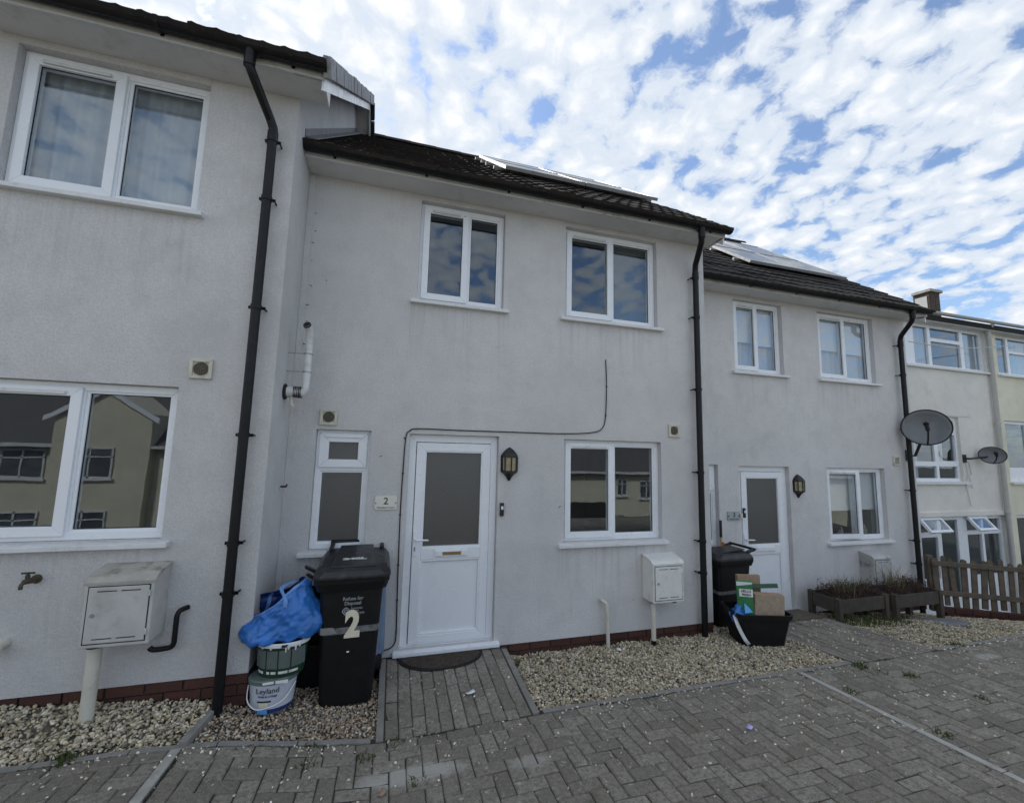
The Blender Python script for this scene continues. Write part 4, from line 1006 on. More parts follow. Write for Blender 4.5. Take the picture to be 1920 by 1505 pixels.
t = tag(empty('number_plate', (-.030, -.001, 1.512)), 'pale house plate reading 2 between the small window and the door', 'house sign')
m = MB(); m.prism([(-.102, -.012, -.050), (-.088, -.012, -.064), (.088, -.012, -.064), (.102, -.012, -.050), (.102, -.012, .050), (.088, -.012, .064), (-.088, -.012, .064), (-.102, -.012, .050)], (0, .011, 0))
m.build('plate', M['slate_plate'], t, bevel=.003)
text('numeral', '2', .088, M['ink'], t, (0, -.0135, .016), offset=.001, sx=1.05)
text('lettering', 'Woodland Court', .0225, M['ink'], t, (0, -.0135, -.042))
for s in (-.09, .09): MB().lathe([(.006, 0), (.006, .003), (0, .004)], (0, 0, 0), 8).build('screw', M['brass'], t).matrix_local = Matrix.Translation((s, -.012, 0)) @ Matrix.Rotation(math.pi/2, 4, 'X')
t = tag(empty('number_plate', (4.582, .599, 1.205)), 'frosted grey house plate reading 3 beside the farther door', 'house sign')
MB().prism([(-.10, -.012, -.062), (.10, -.012, -.062), (.10, -.012, .062), (-.10, -.012, .062)], (0, .011, 0)).build('plate', M['glass_plate'], t, bevel=.003)
text('numeral', '3', .085, M['ink'], t, (.008, -.0135, .014), offset=.001)
text('lettering', 'Woodland Court', .022, M['ink'], t, (0, -.0135, -.042))
for s in (-.088, .088): MB().box(s-.008, s+.008, -.016, -.0125, -.008, .008).build('screw', M['ink'], t)
for loc, lab, mt in (((1.110, -.001, 1.435), 'slim black doorbell between door 2 and its lantern height', 0), ((4.762, .599, 1.245), 'slim black doorbell at the left edge of door 3', 0)):
    t = tag(empty('doorbell', loc), lab, 'doorbell')
    MB().box(-.021, .021, -.026, 0, -.066, .066).build('bell_body', M['ink'], t, bevel=.008)
    MB().box(-.012, .012, -.030, -.0262, .0, .034).build('bell_button', M['paper'], t, bevel=.003)
t = tag(empty('entry_switch', (4.712, .599, 1.205)), 'small cream switch box between plate 3 and its doorbell', 'switch')
MB().box(-.022, .022, -.02, 0, -.035, .035).build('switch_body', M['cream_plastic'], t, bevel=.004); MB().box(-.01, .01, -.024, -.0202, -.012, .012).build('switch_button', M['pipe_white'], t)

def meter(h, x0, x1, label, mat, pipe_x=None, dirty=False, pw_=.025):
    hx, hy, hz = h.location; zc = .46
    t = tag(empty('meter_box', (hx+x0, hy, hz+zc)), label, 'meter box', 'wall mounted gas meter boxes'); W = x1-x0; D = .205
    prof = [(-.001, 0), (-D, 0), (-D, .375), (-D+.006, .398), (-D+.028, .418), (-D+.06, .428), (-.001, .455)]
    m = MB(); m.prism([(0, y, z) for y, z in prof], (W, 0, 0)); m.build('case', M[mat], t, bevel=.006)
    l = MB(); l.prism([(-.008, y, z) for y, z in [(-.001, .456), (-.001, .47), (-D+.055, .442), (-D+.018, .428), (-D-.006, .402), (-D-.006, .385), (-D, .385), (-D+.006, .400), (-D+.028, .420), (-D+.06, .430)]], (W+.016, 0, 0)); l.build('hood', M['hood_moss' if dirty else mat], t, bevel=.002)
    d = MB(); d.box(.024, W-.024, -D-.007, -D+.004, .028, .370); d.build('door', M[mat], t, bevel=.004)
    g = MB(); g.box(.018, W-.018, -D-.002, -D+.002, .022, .376); g.build('door_gap', M['dark'], t)
    s = MB()
    for z in (.055, .345):
        for a, b in ((.07, W/2-.012), (W/2+.012, W-.07)): s.box(a, b, -D-.0085, -D-.006, z-.0028, z+.0028)
    s.build('vent_slot', M['dark'], t)
    k = MB(); k.prism([(.058+.013*math.cos(a), -D-.011, .2+.013*math.sin(a)) for a in [2*math.pi*q/12 for q in range(12)]], (0, .005, 0)); k.build('lock', M['bracket_metal'], t, bevel=.002)
    for z in (.08, .32): MB().box(W-.026, W-.012, -D-.012, -D-.0005, z-.018, z+.018).build('hinge', M[mat], t, bevel=.002)
    if pipe_x is not None:
        p = MB(); p.tube([(pipe_x, -.12, -.002), (pipe_x, -.12, -.46-.04)], pw_, 14); p.build('gas_pipe', M['pipe_white'], t, smooth=True)
        MB().tube([(pipe_x, -.12, -.001), (pipe_x, -.12, -.022)], pw_+.008, 14).build('collar', M['dark'], t, smooth=True)
        if pw_ < .03: MB().tube([(pipe_x, -.12, -.40), (pipe_x, -.12, -.47)], pw_+.002, 14).build('pipe_foot', M['black_plastic'], t, smooth=True)
    return t
meter(H1, 2.725, 3.095, 'dirt streaked grey meter box under the nearest ground floor window', 'meter_old', .050, True, .038)
meter(H2, 2.745, 3.125, 'clean white meter box between the middle house window and downpipe', 'meter_white', .055)
tm_ = meter(H3, 2.340, 2.690, 'chalky peeling meter box above the wooden planters', 'meter_worn')
MB().tube([(.30, -.10, -.001), (.30, -.10, -.03), (.33, -.09, -.035), (.355, -.085, -.015)], .020, 10).build('outlet_pipe', M['black_plastic'], tm_, smooth=True)
ob = bpy.data.objects.new('outlet_pipe', MB().tube([(.30, -.10, -.001), (.30, -.10, -.025), (.34, -.10, -.032), (.362, -.095, -.012)], .020, 10).mesh('outlet_pipe', M['black_plastic'])); COL.objects.link(ob)
ob.parent = [o for o in bpy.data.objects if o.get('category') == 'meter box'][1]

t = tag(empty('boiler_flue', (-.912, -.28, 2.49)), 'white boiler flue with bent top on the side wall above the small window', 'flue')
m = MB(); m.tube([(.0, 0, 0), (.05, 0, 0), (.11, 0, 0)], .045, 14); m.tube([(.11, 0, .0), (.145, 0, .0)], .040, 14)
m.tube(bez([(.135, 0, -.01), (.16, -.01, .03), (.165, -.01, .10)], 4)+[Vector((.165, -.01, .46))]+bez([(.165, -.01, .49), (.16, -.03, .545), (.145, -.085, .585)], 5), .031, 16, cap=False); m.build('flue_pipe', M['upvc_dirty'], t, smooth=True)
MB().tube([(.146, -.082, .583), (.150, -.07, .575)], .033, 14).build('flue_mouth', M['dark'], t)
MB().lathe([(.068, 0), (.068, .010), (.055, .018), (.044, .020)], (0, 0, 0), 18).build('flue_seal', M['rubber'], t, smooth=True).rotation_euler = (0, math.pi/2, 0)
g = MB()
for k in range(5): g.box(.075+k*.013, .080+k*.013, -.047, .047, -.045, .045)
g.build('flue_guard', M['dark'], t)
b = MB()
for z in (.18, .34): b.tube([(.0, .0, z), (.165, -.01, z)], .004, 6); b.tube([(.165, -.01, z-.004), (.165, -.01, z+.004)], .0375, 14)
b.build('flue_bracket', M['bracket_metal'], t)
MB().tube(bez([(.06, 0, -.03), (.06, -.005, -.10), (.085, -.01, -.13)], 4), .014, 10).build('condensate_stub', M['pipe_white'], t, smooth=True)
t = tag(empty('wall_hook', (-.913, -.16, 1.68)), 'small dark hook in the side wall left of the small window', 'hook')
MB().tube([(0, 0, 0), (.05, 0, 0), (.055, 0, .02)], .009, 8).build('hook_rod', M['ink'], t); MB().lathe([(.022, 0), (.022, .006)], (0, 0, 0), 10).build('hook_plate', M['pipe_white'], t).rotation_euler = (0, math.pi/2, 0)
t = tag(empty('garden_tap', (-2.205, -.6, 1.125)), 'old brass garden tap on the nearest house wall', 'tap'); t.scale = (.8, .8, .8)
m = MB(); m.tube([(0, 0, 0), (-.005, -.05, .0), (-.012, -.11, .005)], [.026, .024, .02], 12); m.tube(bez([(-.012, -.10, .005), (-.014, -.13, -.01), (-.014, -.135, -.045)], 4), .013, 10); m.tube([(-.010, -.085, .01), (-.010, -.085, .055)], .015, 10); m.build('tap_body', M['brass'], t, smooth=True)
MB().lathe([(.036, 0), (.036, .012), (.02, .018)], (0, 0, 0), 14).build('wall_plate', M['brass'], t, smooth=True).rotation_euler = (math.pi/2, 0, 0)
m = MB(); m.tube([(-.052, -.085, .068), (.032, -.085, .068)], .0075, 8); m.tube([(-.010, -.085, .05), (-.010, -.085, .07)], .007, 8); m.build('tap_handle', M['ink'], t)

cb = MB(); cb.tube(bez([(2.295, -.008, 3.09), (2.305, -.008, 2.78), (2.29, -.008, 2.43), (2.245, -.008, 2.30), (2.12, -.008, 2.252), (1.77, -.008, 2.228), (1.20, -.008, 2.226), (.67, -.008, 2.224), (.24, -.008, 2.226), (.155, -.008, 2.20), (.122, -.008, 2.13), (.112, -.008, 1.79), (.108, -.008, 1.40), (.115, -.008, .94), (.122, -.008, .62), (.128, -.008, .30), (.10, -.010, .215), (.02, -.012, .185), (-.06, -.03, .16), (-.14, -.10, .10)], 7), .0055, 8)
cbo = tag(cb.build('wall_cable', M['cable'], smooth=True), 'thin black cable clipped around door 2 and up the wall', 'cable')
for x, z in ((2.305, 2.78), (2.295, 2.45), (1.77, 2.229), (1.20, 2.227), (.67, 2.225), (.24, 2.227), (.113, 2.13), (.112, 1.79), (.108, 1.40), (.115, .94), (.122, .62)):
    MB().box(x-.010, x+.010, -.016, -.001, z-.006, z+.006).build('cable_clip', M['cable'], cbo, bevel=.003)

def dish(loc, aim, d, hgt, label, mat, foot, arm_side=1):
    t = tag(empty('satellite_dish', loc), label, 'satellite dish', 'satellite dishes on the walls')
    q = Vector(aim).to_track_quat('Z', 'Y').to_matrix()
    def W(p): return tuple(q @ Vector(p))
    vs = []; fs = []; NR, NA = 7, 36
    for back in (0, 1):
        for i in range(NR+1):
            r = i/NR
            for k in range(NA):
                a = 2*math.pi*k/NA; vs.append(W((r*d/2*math.cos(a), r*hgt/2*math.sin(a), .16*d*r*r-.16*d-back*.006)))
    n = (NR+1)*NA
    for i in range(NR):
        for k in range(NA):
            f = (i*NA+k, i*NA+(k+1) % NA, (i+1)*NA+(k+1) % NA, (i+1)*NA+k); fs += [f, tuple(x+n for x in f[::-1])]
    for k in range(NA): fs.append((NR*NA+k, NR*NA+(k+1) % NA, n+NR*NA+(k+1) % NA, n+NR*NA+k))
    MB().add(vs, fs).build('dish_bowl', M[mat], t, smooth='all', recalc=False)
    rim = [W((d/2*math.cos(2*math.pi*k/40), hgt/2*math.sin(2*math.pi*k/40), 0)) for k in range(41)]
    MB().tube(rim, .008, 8).build('dish_rim', M['rubber'], t, smooth=True)
    a = MB(); a.tube([W((0, -hgt*.5, -.02)), W((.01, -hgt*.38, .16)), W((.015, -hgt*.17, .26))], .012, 8); a.build('feed_arm', M['ink'], t)
    l = MB(); l.tube([W((.015, -hgt*.19, .245)), W((.0, -.02, .30))], .026, 12); l.tube([W((.0, -.02, .29)), W((-.003, .0, .27))], .034, 12); l.build('receiver_head', M['ink'], t)
    f = Vector(foot)-Vector(loc); m = MB(); m.tube([W((0, 0, -.16*d-.002)), W((0, 0, -.16*d-.08)), tuple(f+Vector((0, -.10, .0))), tuple(f)], .020, 10); m.box(f.x-.06, f.x+.06, f.y-.012, f.y-.001, f.z-.09, f.z+.09)
    m.build('wall_bracket', M['ink'], t)
    return t
dish((8.02, .26, 2.545), (-.86, -.50, .16), .58, .56, 'large smoked grey satellite dish beside the farthest black downpipe', 'dish_clear', (8.14, .599, 2.10))
dish((12.78, 1.76, 2.17), (-.80, -.58, .18), .43, .37, 'small grey satellite dish on the cream house wall', 'dish_grey', (12.30, 1.998, 2.08))
t = tag(empty('loose_cable', (12.3, 1.99, 2.0)), 'thin cable dangling below the small grey dish', 'cable')
c = MB()
for a, l in ((0, 1.0), (.12, .6)): c.tube(bez([(a, 0, 0), (a+.03, -.01, -.25), (a-.06, -.012, -.5*l), (a-.02, -.012, -.7*l), (a+.03, -.012, -.95*l)], 6), .006, 6)
c.build('cable_strand', M['pipe_grey'], t)
tag(MB().tube(bez([(8.30, .55, 4.02), (10.2, 0.9, 4.16), (12.5, 1.3, 4.50), (16, 1.6, 5.1)], 10), .008, 6).build('overhead_wire', M['pipe_grey']), 'thin wire running from the grey house corner over to the far terrace', 'wire')

# ================================================================ THINGS ON THE GROUND
def wheelie(loc, rz, label, front=False, k=1.0, tape_z=.56):
    """local: front faces -Y, x across"""
    t = tag(empty('wheelie_bin', loc, rz), label, 'wheelie bin', 'black wheelie bins by the doors'); t.scale = (k, k, k)
    b = MB()
    def ring(z, hx, y0, y1, c=.03): return [(-hx+c, y0, z), (hx-c, y0, z), (hx, y0+c, z), (hx, y1-c, z), (hx-c, y1, z), (-hx+c, y1, z), (-hx, y1-c, z), (-hx, y0+c, z)]
    L = [ring(.0, .185, -.27, .16), ring(.03, .192, -.275, .17), ring(.50, .215, -.292, .26), ring(.86, .232, -.305, .30), ring(.872, .238, -.312, .305)]
    n = 8; fs = [(i*n+q, i*n+(q+1) % n, (i+1)*n+(q+1) % n, (i+1)*n+q) for i in range(len(L)-1) for q in range(n)]+[tuple(range(n))[::-1], tuple(range((len(L)-1)*n, len(L)*n))]
    b.add([v for r in L for v in r], fs); b.build('bin_body', M['bin'], t, bevel=.008)
    r = MB(); L = [ring(.862, .255, -.335, .32, .035), ring(.915, .272, -.352, .33, .035), ring(.922, .277, -.357, .332, .035), ring(.960, .280, -.360, .335, .035)]
    r.add([v for q in L for v in q], [(i*n+q, i*n+(q+1) % n, (i+1)*n+(q+1) % n, (i+1)*n+q) for i in range(3) for q in range(n)]+[tuple(range(n))[::-1], tuple(range(3*n, 4*n))])
    r.build('bin_rim', M['bin'], t, bevel=.004)
    l = MB(); L = [ring(.958, .286, -.372, .34, .05), ring(.985, .286, -.372, .34, .05), ring(1.012, .268, -.345, .33, .06), ring(1.040, .248, -.30, .32, .06)]
    l.add([v for q in L for v in q], [(i*n+q, i*n+(q+1) % n, (i+1)*n+(q+1) % n, (i+1)*n+q) for i in range(3) for q in range(n)]+[tuple(range(n))[::-1], tuple(range(3*n, 4*n))])
    lo = l.build('bin_lid', M['bin_lid'], t, bevel=.008)
    c = MB(); c.prism([(-.165, -.315, 1.030), (.165, -.315, 1.030), (.14, .28, 1.062), (-.14, .28, 1.062)], (0, 0, .014)); c.build('lid_panel', M['bin_lid'], lo, bevel=.006)
    for s in (-1, 1):
        MB().prism([(s*.172, -.28, 1.036), (s*.235, -.27, 1.036), (s*.232, -.05, 1.038), (s*.172, -.05, 1.038)], (0, 0, .006)).build('lid_recess', M['ink'], lo)
        q = MB(); q.prism([(s*.20, .24, 1.03), (s*.235, .24, 1.03), (s*.23, .40, 1.055), (s*.195, .40, 1.055)], (0, 0, .045)); q.build('handle_bracket', M['bin_lid'], lo, bevel=.012)
    h = MB(); h.tube([(-.235, .385, 1.085), (.235, .385, 1.085)], .019, 12); h.build('bin_handle', M['bin'], lo, smooth=True)
    for s in (-1, 1):
        w = MB(); w.tube([(s*.205, .205, .10), (s*.262, .205, .10)], .10, 22); wo = w.build('wheel', M['rubber'], t, smooth=True)
        MB().tube([(s*.262, .205, .10), (s*.268, .205, .10)], .045, 14).build('hub', M['bin_lid'], wo)
    MB().tube([(-.25, .205, .10), (.25, .205, .10)], .012, 8).build('axle', M['bracket_metal'], t)
    hx = .185+.030*(tape_z/.5); yf = -.275-.017*(tape_z/.5)
    tp = MB(); fpts = [(-hx-.002, .1), (-hx-.002, yf+.03), (-hx+.028, yf-.002), (hx-.028, yf-.002), (hx+.002, yf+.03), (hx+.002, .1)]
    for (ax, ay), (bx, by) in zip(fpts, fpts[1:]):
        tp.add([(ax, ay, tape_z-.026), (bx, by, tape_z-.022), (bx*1.003, by-.002, tape_z+.026), (ax*1.003, ay-.002, tape_z+.022)], [(0, 1, 2, 3)])
    tp.build('tape_band', M['tape'], t, recalc=False)
    return t, lo
BIN_TILT = math.atan2(.292-.275+.005, .5)
b2, lid2 = wheelie((-.250, -.300, .066), .03, 'black wheelie bin with a big cream 2 beside the white door', True, 1.0)
def on_front(z): return -.275-.0365*(z)-.0025
tr = (math.pi/2+math.atan(.0365), 0, 0)
text('bin_number', '2', .265, M['number_cream'], b2, (.018, on_front(.60)-.001, .595), tr, .0008, .013, .80)
text('lettering', 'Refuse for', .036, M['print_faint'], b2, (.012, on_front(.795), .795), tr, .0004, .0008)
text('lettering', 'Disposal', .036, M['print_faint'], b2, (.012, on_front(.760), .760), tr, .0004, .0008)
for k, s in enumerate(('Somerset', 'Waste', 'Partnership')): text('lettering', s, .022, M['print_faint'], b2, (.0, on_front(.722-.018*k), .722-.018*k), tr, .0004, .0004, 1, 'LEFT')
text('lettering', 'www.somersetwaste.gov.uk', .011, M['print_faint'], b2, (.012, on_front(.672), .672), tr, .0004)
lg = MB(); cz, cx = .704, -.035
for k in range(2):
    ro, ri = (.027, .019) if k == 0 else (.014, .007); nn = 24
    vs = [(cx+r*math.cos(2*math.pi*q/nn)*(1+.06*math.cos(8*math.pi*q/nn)), on_front(cz)-.0008, cz+r*math.sin(2*math.pi*q/nn)*(1+.06*math.cos(8*math.pi*q/nn))) for r in (ro, ri) for q in range(nn)]
    lg.add(vs, [(q, (q+1) % nn, nn+(q+1) % nn, nn+q) for q in range(nn)])
lg.build('logo', M['print_faint'], b2, recalc=False)
MB().box(-.012, .006, on_front(.40)-.002, on_front(.40), .395, .405).build('sticker_scrap', M['paper'], b2)
text('lid_marking', '240L', .060, M['paint_white'], lid2, (0, -.14, 1.0555), (math.atan(.054), 0, 0), .0005, .004, 1.5)
MB().prism([(-.09, on_front(.57)-.001, .545), (-.205, on_front(.57)-.001, .542), (-.21, on_front(.57)-.001, .592), (-.12, on_front(.57)-.001, .590)], (0, -.0015, 0)).build('tape_patch', M['bracket_metal'], b2)
b3, lid3 = wheelie((4.10, .285, -.025), -math.pi/2+.05, 'black wheelie bin in the corner behind the recycling crate', False, .83, .50)

# paint tubs, blue bag
def oval_tub(loc, rz, name, label, r, sx, sy, h, mats, group=None):
    t = tag(empty(name, loc, rz), label, 'paint tub', 'paint tubs stacked by the bin')
    body, band, lidm, rimz = mats
    MB().lathe([(r*.86, 0), (r*.885, .02), (r*.985, h*.90), (r*1.0, h*.93), (r*1.0, h)], (0, 0, 0), 36, sx, sy).build('tub_body', M[body], t, smooth=True)
    if band: MB().lathe([(r*.872, .002), (r*.898, .03), (r*.90, .032), (r*.88, .031)], (0, 0, 0), 36, sx, sy).build('base_band', M[band], t, smooth=True)
    return t
tz = gbin(-.72, -.72)+.012
ta = oval_tub((-.745, -.585, tz), .10, 'paint_tub', 'white oval paint tub at the bottom of the stack', .145, 1.08, .86, .205, ('tub_white', 'tub_blue', None, 0))
MB().lathe([(.147, .197), (.153, .199), (.153, .222), (.146, .228), (0, .229)], (0, 0, 0), 36, 1.08, .86).build('lid', M['bucket_label'], ta, smooth=True)
sp = MB()
for k, (a, w_) in enumerate(((-.02, .07), (.05, .05), (.09, .03))): sp.box(a-w_/2, a+w_/2, -.1345, -.131, .208-.004*k, .224)
sp.build('paint_splash', M['paper'], ta, bevel=.003)
MB().tube(bez([(-.158, -.02, .175), (-.150, -.075, .10), (-.09, -.130, .058), (.0, -.142, .062), (.09, -.125, .095), (.150, -.06, .17)], 7), .0035, 6).build('wire_handle', M['paper'], ta, smooth=True)
def wrap(txt, size, mat, par, z, r0, sx_, sy_, cx_=0.0, off=0.0, slope=.069):
    """lettering printed on an oval tub: flat text bent onto its surface"""
    o = text('lettering', txt, size, M[mat], par, (0, 0, 0), (0, 0, 0), .0004, off)
    for v in o.data.vertices:
        X = v.co.x+cx_; r = r0+slope*(v.co.y); a = math.asin(max(-.97, min(.97, X/(r*sx_))))
        v.co = (X, -(r*sy_*math.cos(a)+.0065+v.co.z), z+v.co.y)
    return o
wrap('Leyland', .050, 'ink', ta, .160, .1405, 1.08, .86, -.022, .0)
wrap('Walls & Ceilings', .0185, 'tub_blue', ta, .124, .1382, 1.08, .86, -.02, .0005)
def patch(par, name, mat, x0, x1, z0, z1, r0, r1, h, sx_, sy_, out=.0045):
    vs = []; n = 6
    for i in range(n+1):
        x = x0+(x1-x0)*i/n
        for z in (z0, z1):
            r = r0+(r1-r0)*z/h; a = math.asin(max(-.97, min(.97, x/(r*sx_)))); vs.append((x, -(r*sy_*math.cos(a)+out), z))
    return MB().add(vs, [(2*i, 2*i+2, 2*i+3, 2*i+1) for i in range(n)]).build(name, M[mat], par, recalc=False)
patch(ta, 'label_bar', 'ink', -.085, .005, .082, .093, .1247, .143, .205, 1.08, .86)
patch(ta, 'label_disc', 'number_cream', -.070, -.012, .044, .080, .1247, .143, .205, 1.08, .86)
patch(ta, 'label_spot', 'sky_blue', -.08, -.015, .004, .040, .1265, .143, .205, 1.08, .86, .006)
tb = oval_tub((-.700, -.580, tz+.231), -.05, 'paint_tub', 'green and grey paint tub with a paint smeared white rim', .150, 1.16, .80, .222, ('bucket_green', None, None, 0))
for k in range(4): patch(tb, 'label_panel', 'bucket_label', -.160+.082*k, -.160+.082*k+.074, .062, .188, .129, .148, .222, 1.16, .80)
for k, (a, b_) in enumerate(((-.145, -.10), (-.075, -.055), (-.045, -.012), (.005, .065), (.072, .125))): patch(tb, 'label_print', 'paint_white', a, b_, .026, .044, .129, .148, .222, 1.16, .80)
MB().lathe([(.148, .206), (.156, .208), (.157, .232), (.150, .236), (.143, .230), (.143, .20)], (0, 0, 0), 36, 1.16, .80).build('rim', M['paper'], tb, smooth=True)
patch(tb, 'rim_print', 'ink', .02, .062, .212, .229, .1555, .1575, .222, 1.16, .80)
for x, l, w in ((-.055, .018, .012), (.045, .040, .007), (.062, .022, .014), (.105, .036, .009), (.128, .018, .012), (-.115, .014, .016)):
    yy = -.80*math.sqrt(max(.0001, .152**2-(x/1.16)**2))-.001
    MB().tube([(x, yy, .222), (x+.002, yy+.0015, .222-l*.6), (x+.001, yy+.003, .214-l)], [w, w*.8, w*.45], 8).build('paint_drip', M['paper'], tb, smooth=True)

def blue_bag():
    from mathutils import noise as mn
    z0 = tz+.231+.232
    t = tag(empty('blue_bag', (-.745, -.535, z0)), 'crumpled blue woven plastic bag on top of the paint tubs', 'bag')
    NA, NV = 132, 40
    rimz = [(0, .46), (25, .45), (50, .40), (80, .345), (115, .335), (150, .32), (172, .29), (190, .23), (212, .19), (235, .225), (262, .285), (290, .37), (318, .425), (340, .455), (360, .46)]
    def P(deg, v, off=0.0):
        a = math.radians(deg); ca, sa = math.cos(a), math.sin(a); rz_ = pw(deg % 360, rimz)*.90
        rr = pw(v, [(0, 0), (.18, .80), (.27, .97), (.36, 1.03), (.55, .99), (.80, .84), (1, .70)])
        z = rz_*pw(v, [(0, .0), (.18, .0), (.27, .06), (.36, .19), (.55, .46), (.80, .78), (1, 1.0)])
        lean = .06*max(0, ca)*pw(v, [(0, 0), (.4, 0), (1, 1)])
        x = rr*(.245 if ca < 0 else .285)*ca-lean; y = rr*.175*sa*(1.0 if sa < 0 else .8)+.02*v
        p = Vector((x, y, z)); amp = min(1, v*3.2)
        q = Vector((x*4.2+1.3, y*4.2, z*5.0))
        n1 = abs(mn.noise(q)); n2 = abs(mn.noise(q*2.3+Vector((5, 1, 2)))); n3 = mn.noise(q*1.1+Vector((9, 3, 1)))
        d = amp*(.050*(.35-n1)*1.2+.026*(.3-n2)+.030*n3)
        # long folds running from the low front left up to the high right
        k = x*.62+z*.9; d += amp*.011*(1-abs(math.sin(19*k+3*n3)))**2-.008*amp*(1-abs(math.sin(11*(x-z*.5)+2)))**4
        d += amp*.013*(.3-abs(mn.noise(q*5.1)))+amp*.006*mn.noise(q*9.0)
        n = Vector((ca, sa*1.5, .15)).normalized()
        p += n*(d+off); p.z = max(p.z, -.004 if v > .1 else 0)
        if v < .34: p.z += .016*math.sin(deg*.21)*amp-.012*(ca < -.2)
        return p
    vs = [tuple(P(360*k/NA, j/NV)) for j in range(NV+1) for k in range(NA)]
    fs = [(j*NA+k, j*NA+(k+1) % NA, (j+1)*NA+(k+1) % NA, (j+1)*NA+k) for j in range(NV) for k in range(NA)]
    MB().add(vs, fs).build('bag_body', M['blue_plastic'], t, smooth='all', recalc=False)
    vi = [tuple(P(360*k/NA, j/NV, -.006)) for j in range(12, NV+1) for k in range(NA)]
    fi = [(j*NA+(k+1) % NA, j*NA+k, (j+1)*NA+k, (j+1)*NA+(k+1) % NA) for j in range(NV-12) for k in range(NA)]
    MB().add(vi, fi).build('bag_shaded_inside', M['blue_inside'], t, smooth='all', recalc=False)  # inner face in the darkened blue
    m = MB(); degs = list(range(172, 352, 3)); vs = []
    for d in degs: vs += [tuple(P(d, .965, .004)), tuple(P(d, 1.0, .004))]
    m.add(vs, [(2*i, 2*i+2, 2*i+3, 2*i+1) for i in range(len(degs)-1)]); m.build('hem', M['blue_strap'], t, smooth='all', recalc=False)
    def strap(d0, w, v0):
        q = MB(); vs = []
        for i in range(12):
            v = v0+(1.0-v0)*i/11; vs += [tuple(P(d0-w, v, -.012)), tuple(P(d0+w, v, -.012))]
        q.add(vs, [(2*i, 2*i+1, 2*i+3, 2*i+2) for i in range(11)]).build('bag_strap', M['blue_strap'], t, smooth='all', recalc=False)
    strap(124, 4.0, .50)
    q = MB(); vs = []; pts = bez([P(58, 1.0, -.01), P(58, 1.0, -.01)+Vector((.0, -.03, .02)), P(300, 1.0, .0)+Vector((-.07, .05, .005)), P(286, .93, .012), P(284, .80, .012)], 6)
    for p in pts: vs += [tuple(p+Vector((-.014, 0, .004))), tuple(p+Vector((.014, 0, -.004)))]
    q.add(vs, [(2*i, 2*i+1, 2*i+3, 2*i+2) for i in range(len(pts)-1)]).build('bag_strap', M['blue_strap'], t, smooth='all', recalc=False)
blue_bag()

# black recycling crates
def crate_mesh(t, mat='bin', L=.56, W=.40, H=.34, wall=.014):
    def ring(z, k, o=0): hx, hy = L/2*k+o, W/2*k+o; c = .04; return [(-hx+c, -hy, z), (hx-c, -hy, z), (hx, -hy+c, z), (hx, hy-c, z), (hx-c, hy, z), (-hx+c, hy, z), (-hx, hy-c, z), (-hx, -hy+c, z)]
    Ls = [ring(0, .76), ring(.03, .785), ring(H-.05, .955), ring(H-.05, .955, .014), ring(H, .965, .018), ring(H, .965), ring(H-.05, .94), ring(.04, .765), ring(.03, .72)]
    n = 8; fs = [(i*n+q, i*n+(q+1) % n, (i+1)*n+(q+1) % n, (i+1)*n+q) for i in range(len(Ls)-1) for q in range(n)]+[tuple(range(n))[::-1], tuple(range((len(Ls)-1)*n, len(Ls)*n))]
    MB().add([v for r in Ls for v in r], fs).build('crate_body', M[mat], t, bevel=.004)
    for s in (-1, 1): MB().box(s*(L/2*.98)-.012, s*(L/2*.98)+.012, -.09, .09, H-.075, H-.045).build('crate_handle', M[mat], t, bevel=.004)
cz_ = gt(4.0, -.30)+.005
c1 = tag(empty('recycling_crate', (3.995, -.285, cz_), -.27), 'black recycling crate heaped with cardboard beside the downpipe', 'crate', 'black recycling crates'); crate_mesh(c1, 'bin', .60, .42, .345)
for k, (dx, dy, dz, rz, lab) in enumerate(((-.50, -.20, 0, .1, 'bottom black crate of the dark stack behind the paint tubs'), (-.49, -.21, .345, .02, 'second black crate up in the dark stack left of the bin'))):
    c = tag(empty('recycling_crate', (dx, dy, gbin(-.5, -.2)+.01+dz), rz), lab, 'crate', 'black recycling crates'); crate_mesh(c, 'bin', .46, .38, .35)
c = tag(empty('crate_lid', (-.50, -.22, gbin(-.5, -.2)+.715), .0), 'folded dark lid sticking up between blue bag and bin', 'lid')
for k, (z, a) in enumerate(((.0, .62), (.085, .48))): MB().obox((.0, -.02*k, z+.05), (.34, .26, .018), Matrix.Rotation(a, 3, 'Y') @ Matrix.Rotation(-.35, 3, 'X')).build('lid_leaf', M['bin_lid'], c, bevel=.008)

def card_box(loc, rz, tilt, d, mats, label, cat='cardboard box', name='cardboard_box', flap=None, lean=0):
    t = tag(empty(name, loc, 0), label, cat, 'flattened boxes in the crate'); t.rotation_euler = (tilt, lean, rz)
    MB().box(-d[0]/2, d[0]/2, -d[1]/2, d[1]/2, 0, d[2]).build('box_body', M[mats[0]], t, bevel=.003)
    if len(mats) > 1: MB().box(-d[0]/2+.004, d[0]/2-.004, -d[1]/2-.002, -d[1]/2-.0004, .004, d[2]-.004).build('printed_face', M[mats[1]], t)
    if flap: MB().obox((0, -d[1]/2+.0, d[2]+.02), (d[0]*.98, .003, .06), Matrix.Rotation(flap, 3, 'X')).build('flap', M[mats[0]], t)
    return t
R1 = -.27
gp = card_box((3.83, -.335, cz_+.16), -.62, .03, (.155, .055, .50), ('green_box',), 'green and white food packet standing at the left of the crate', 'packet', 'food_packet', lean=-.05)
MB().prism([(-.076, -.0295, .455), (.076, -.0295, .480), (.076, -.0295, .499), (-.076, -.0295, .499)], (0, .0015, 0)).build('white_top', M['paper'], gp)
MB().box(-.055, .078, -.0305, -.0285, .345, .425).build('name_panel', M['paper'], gp)
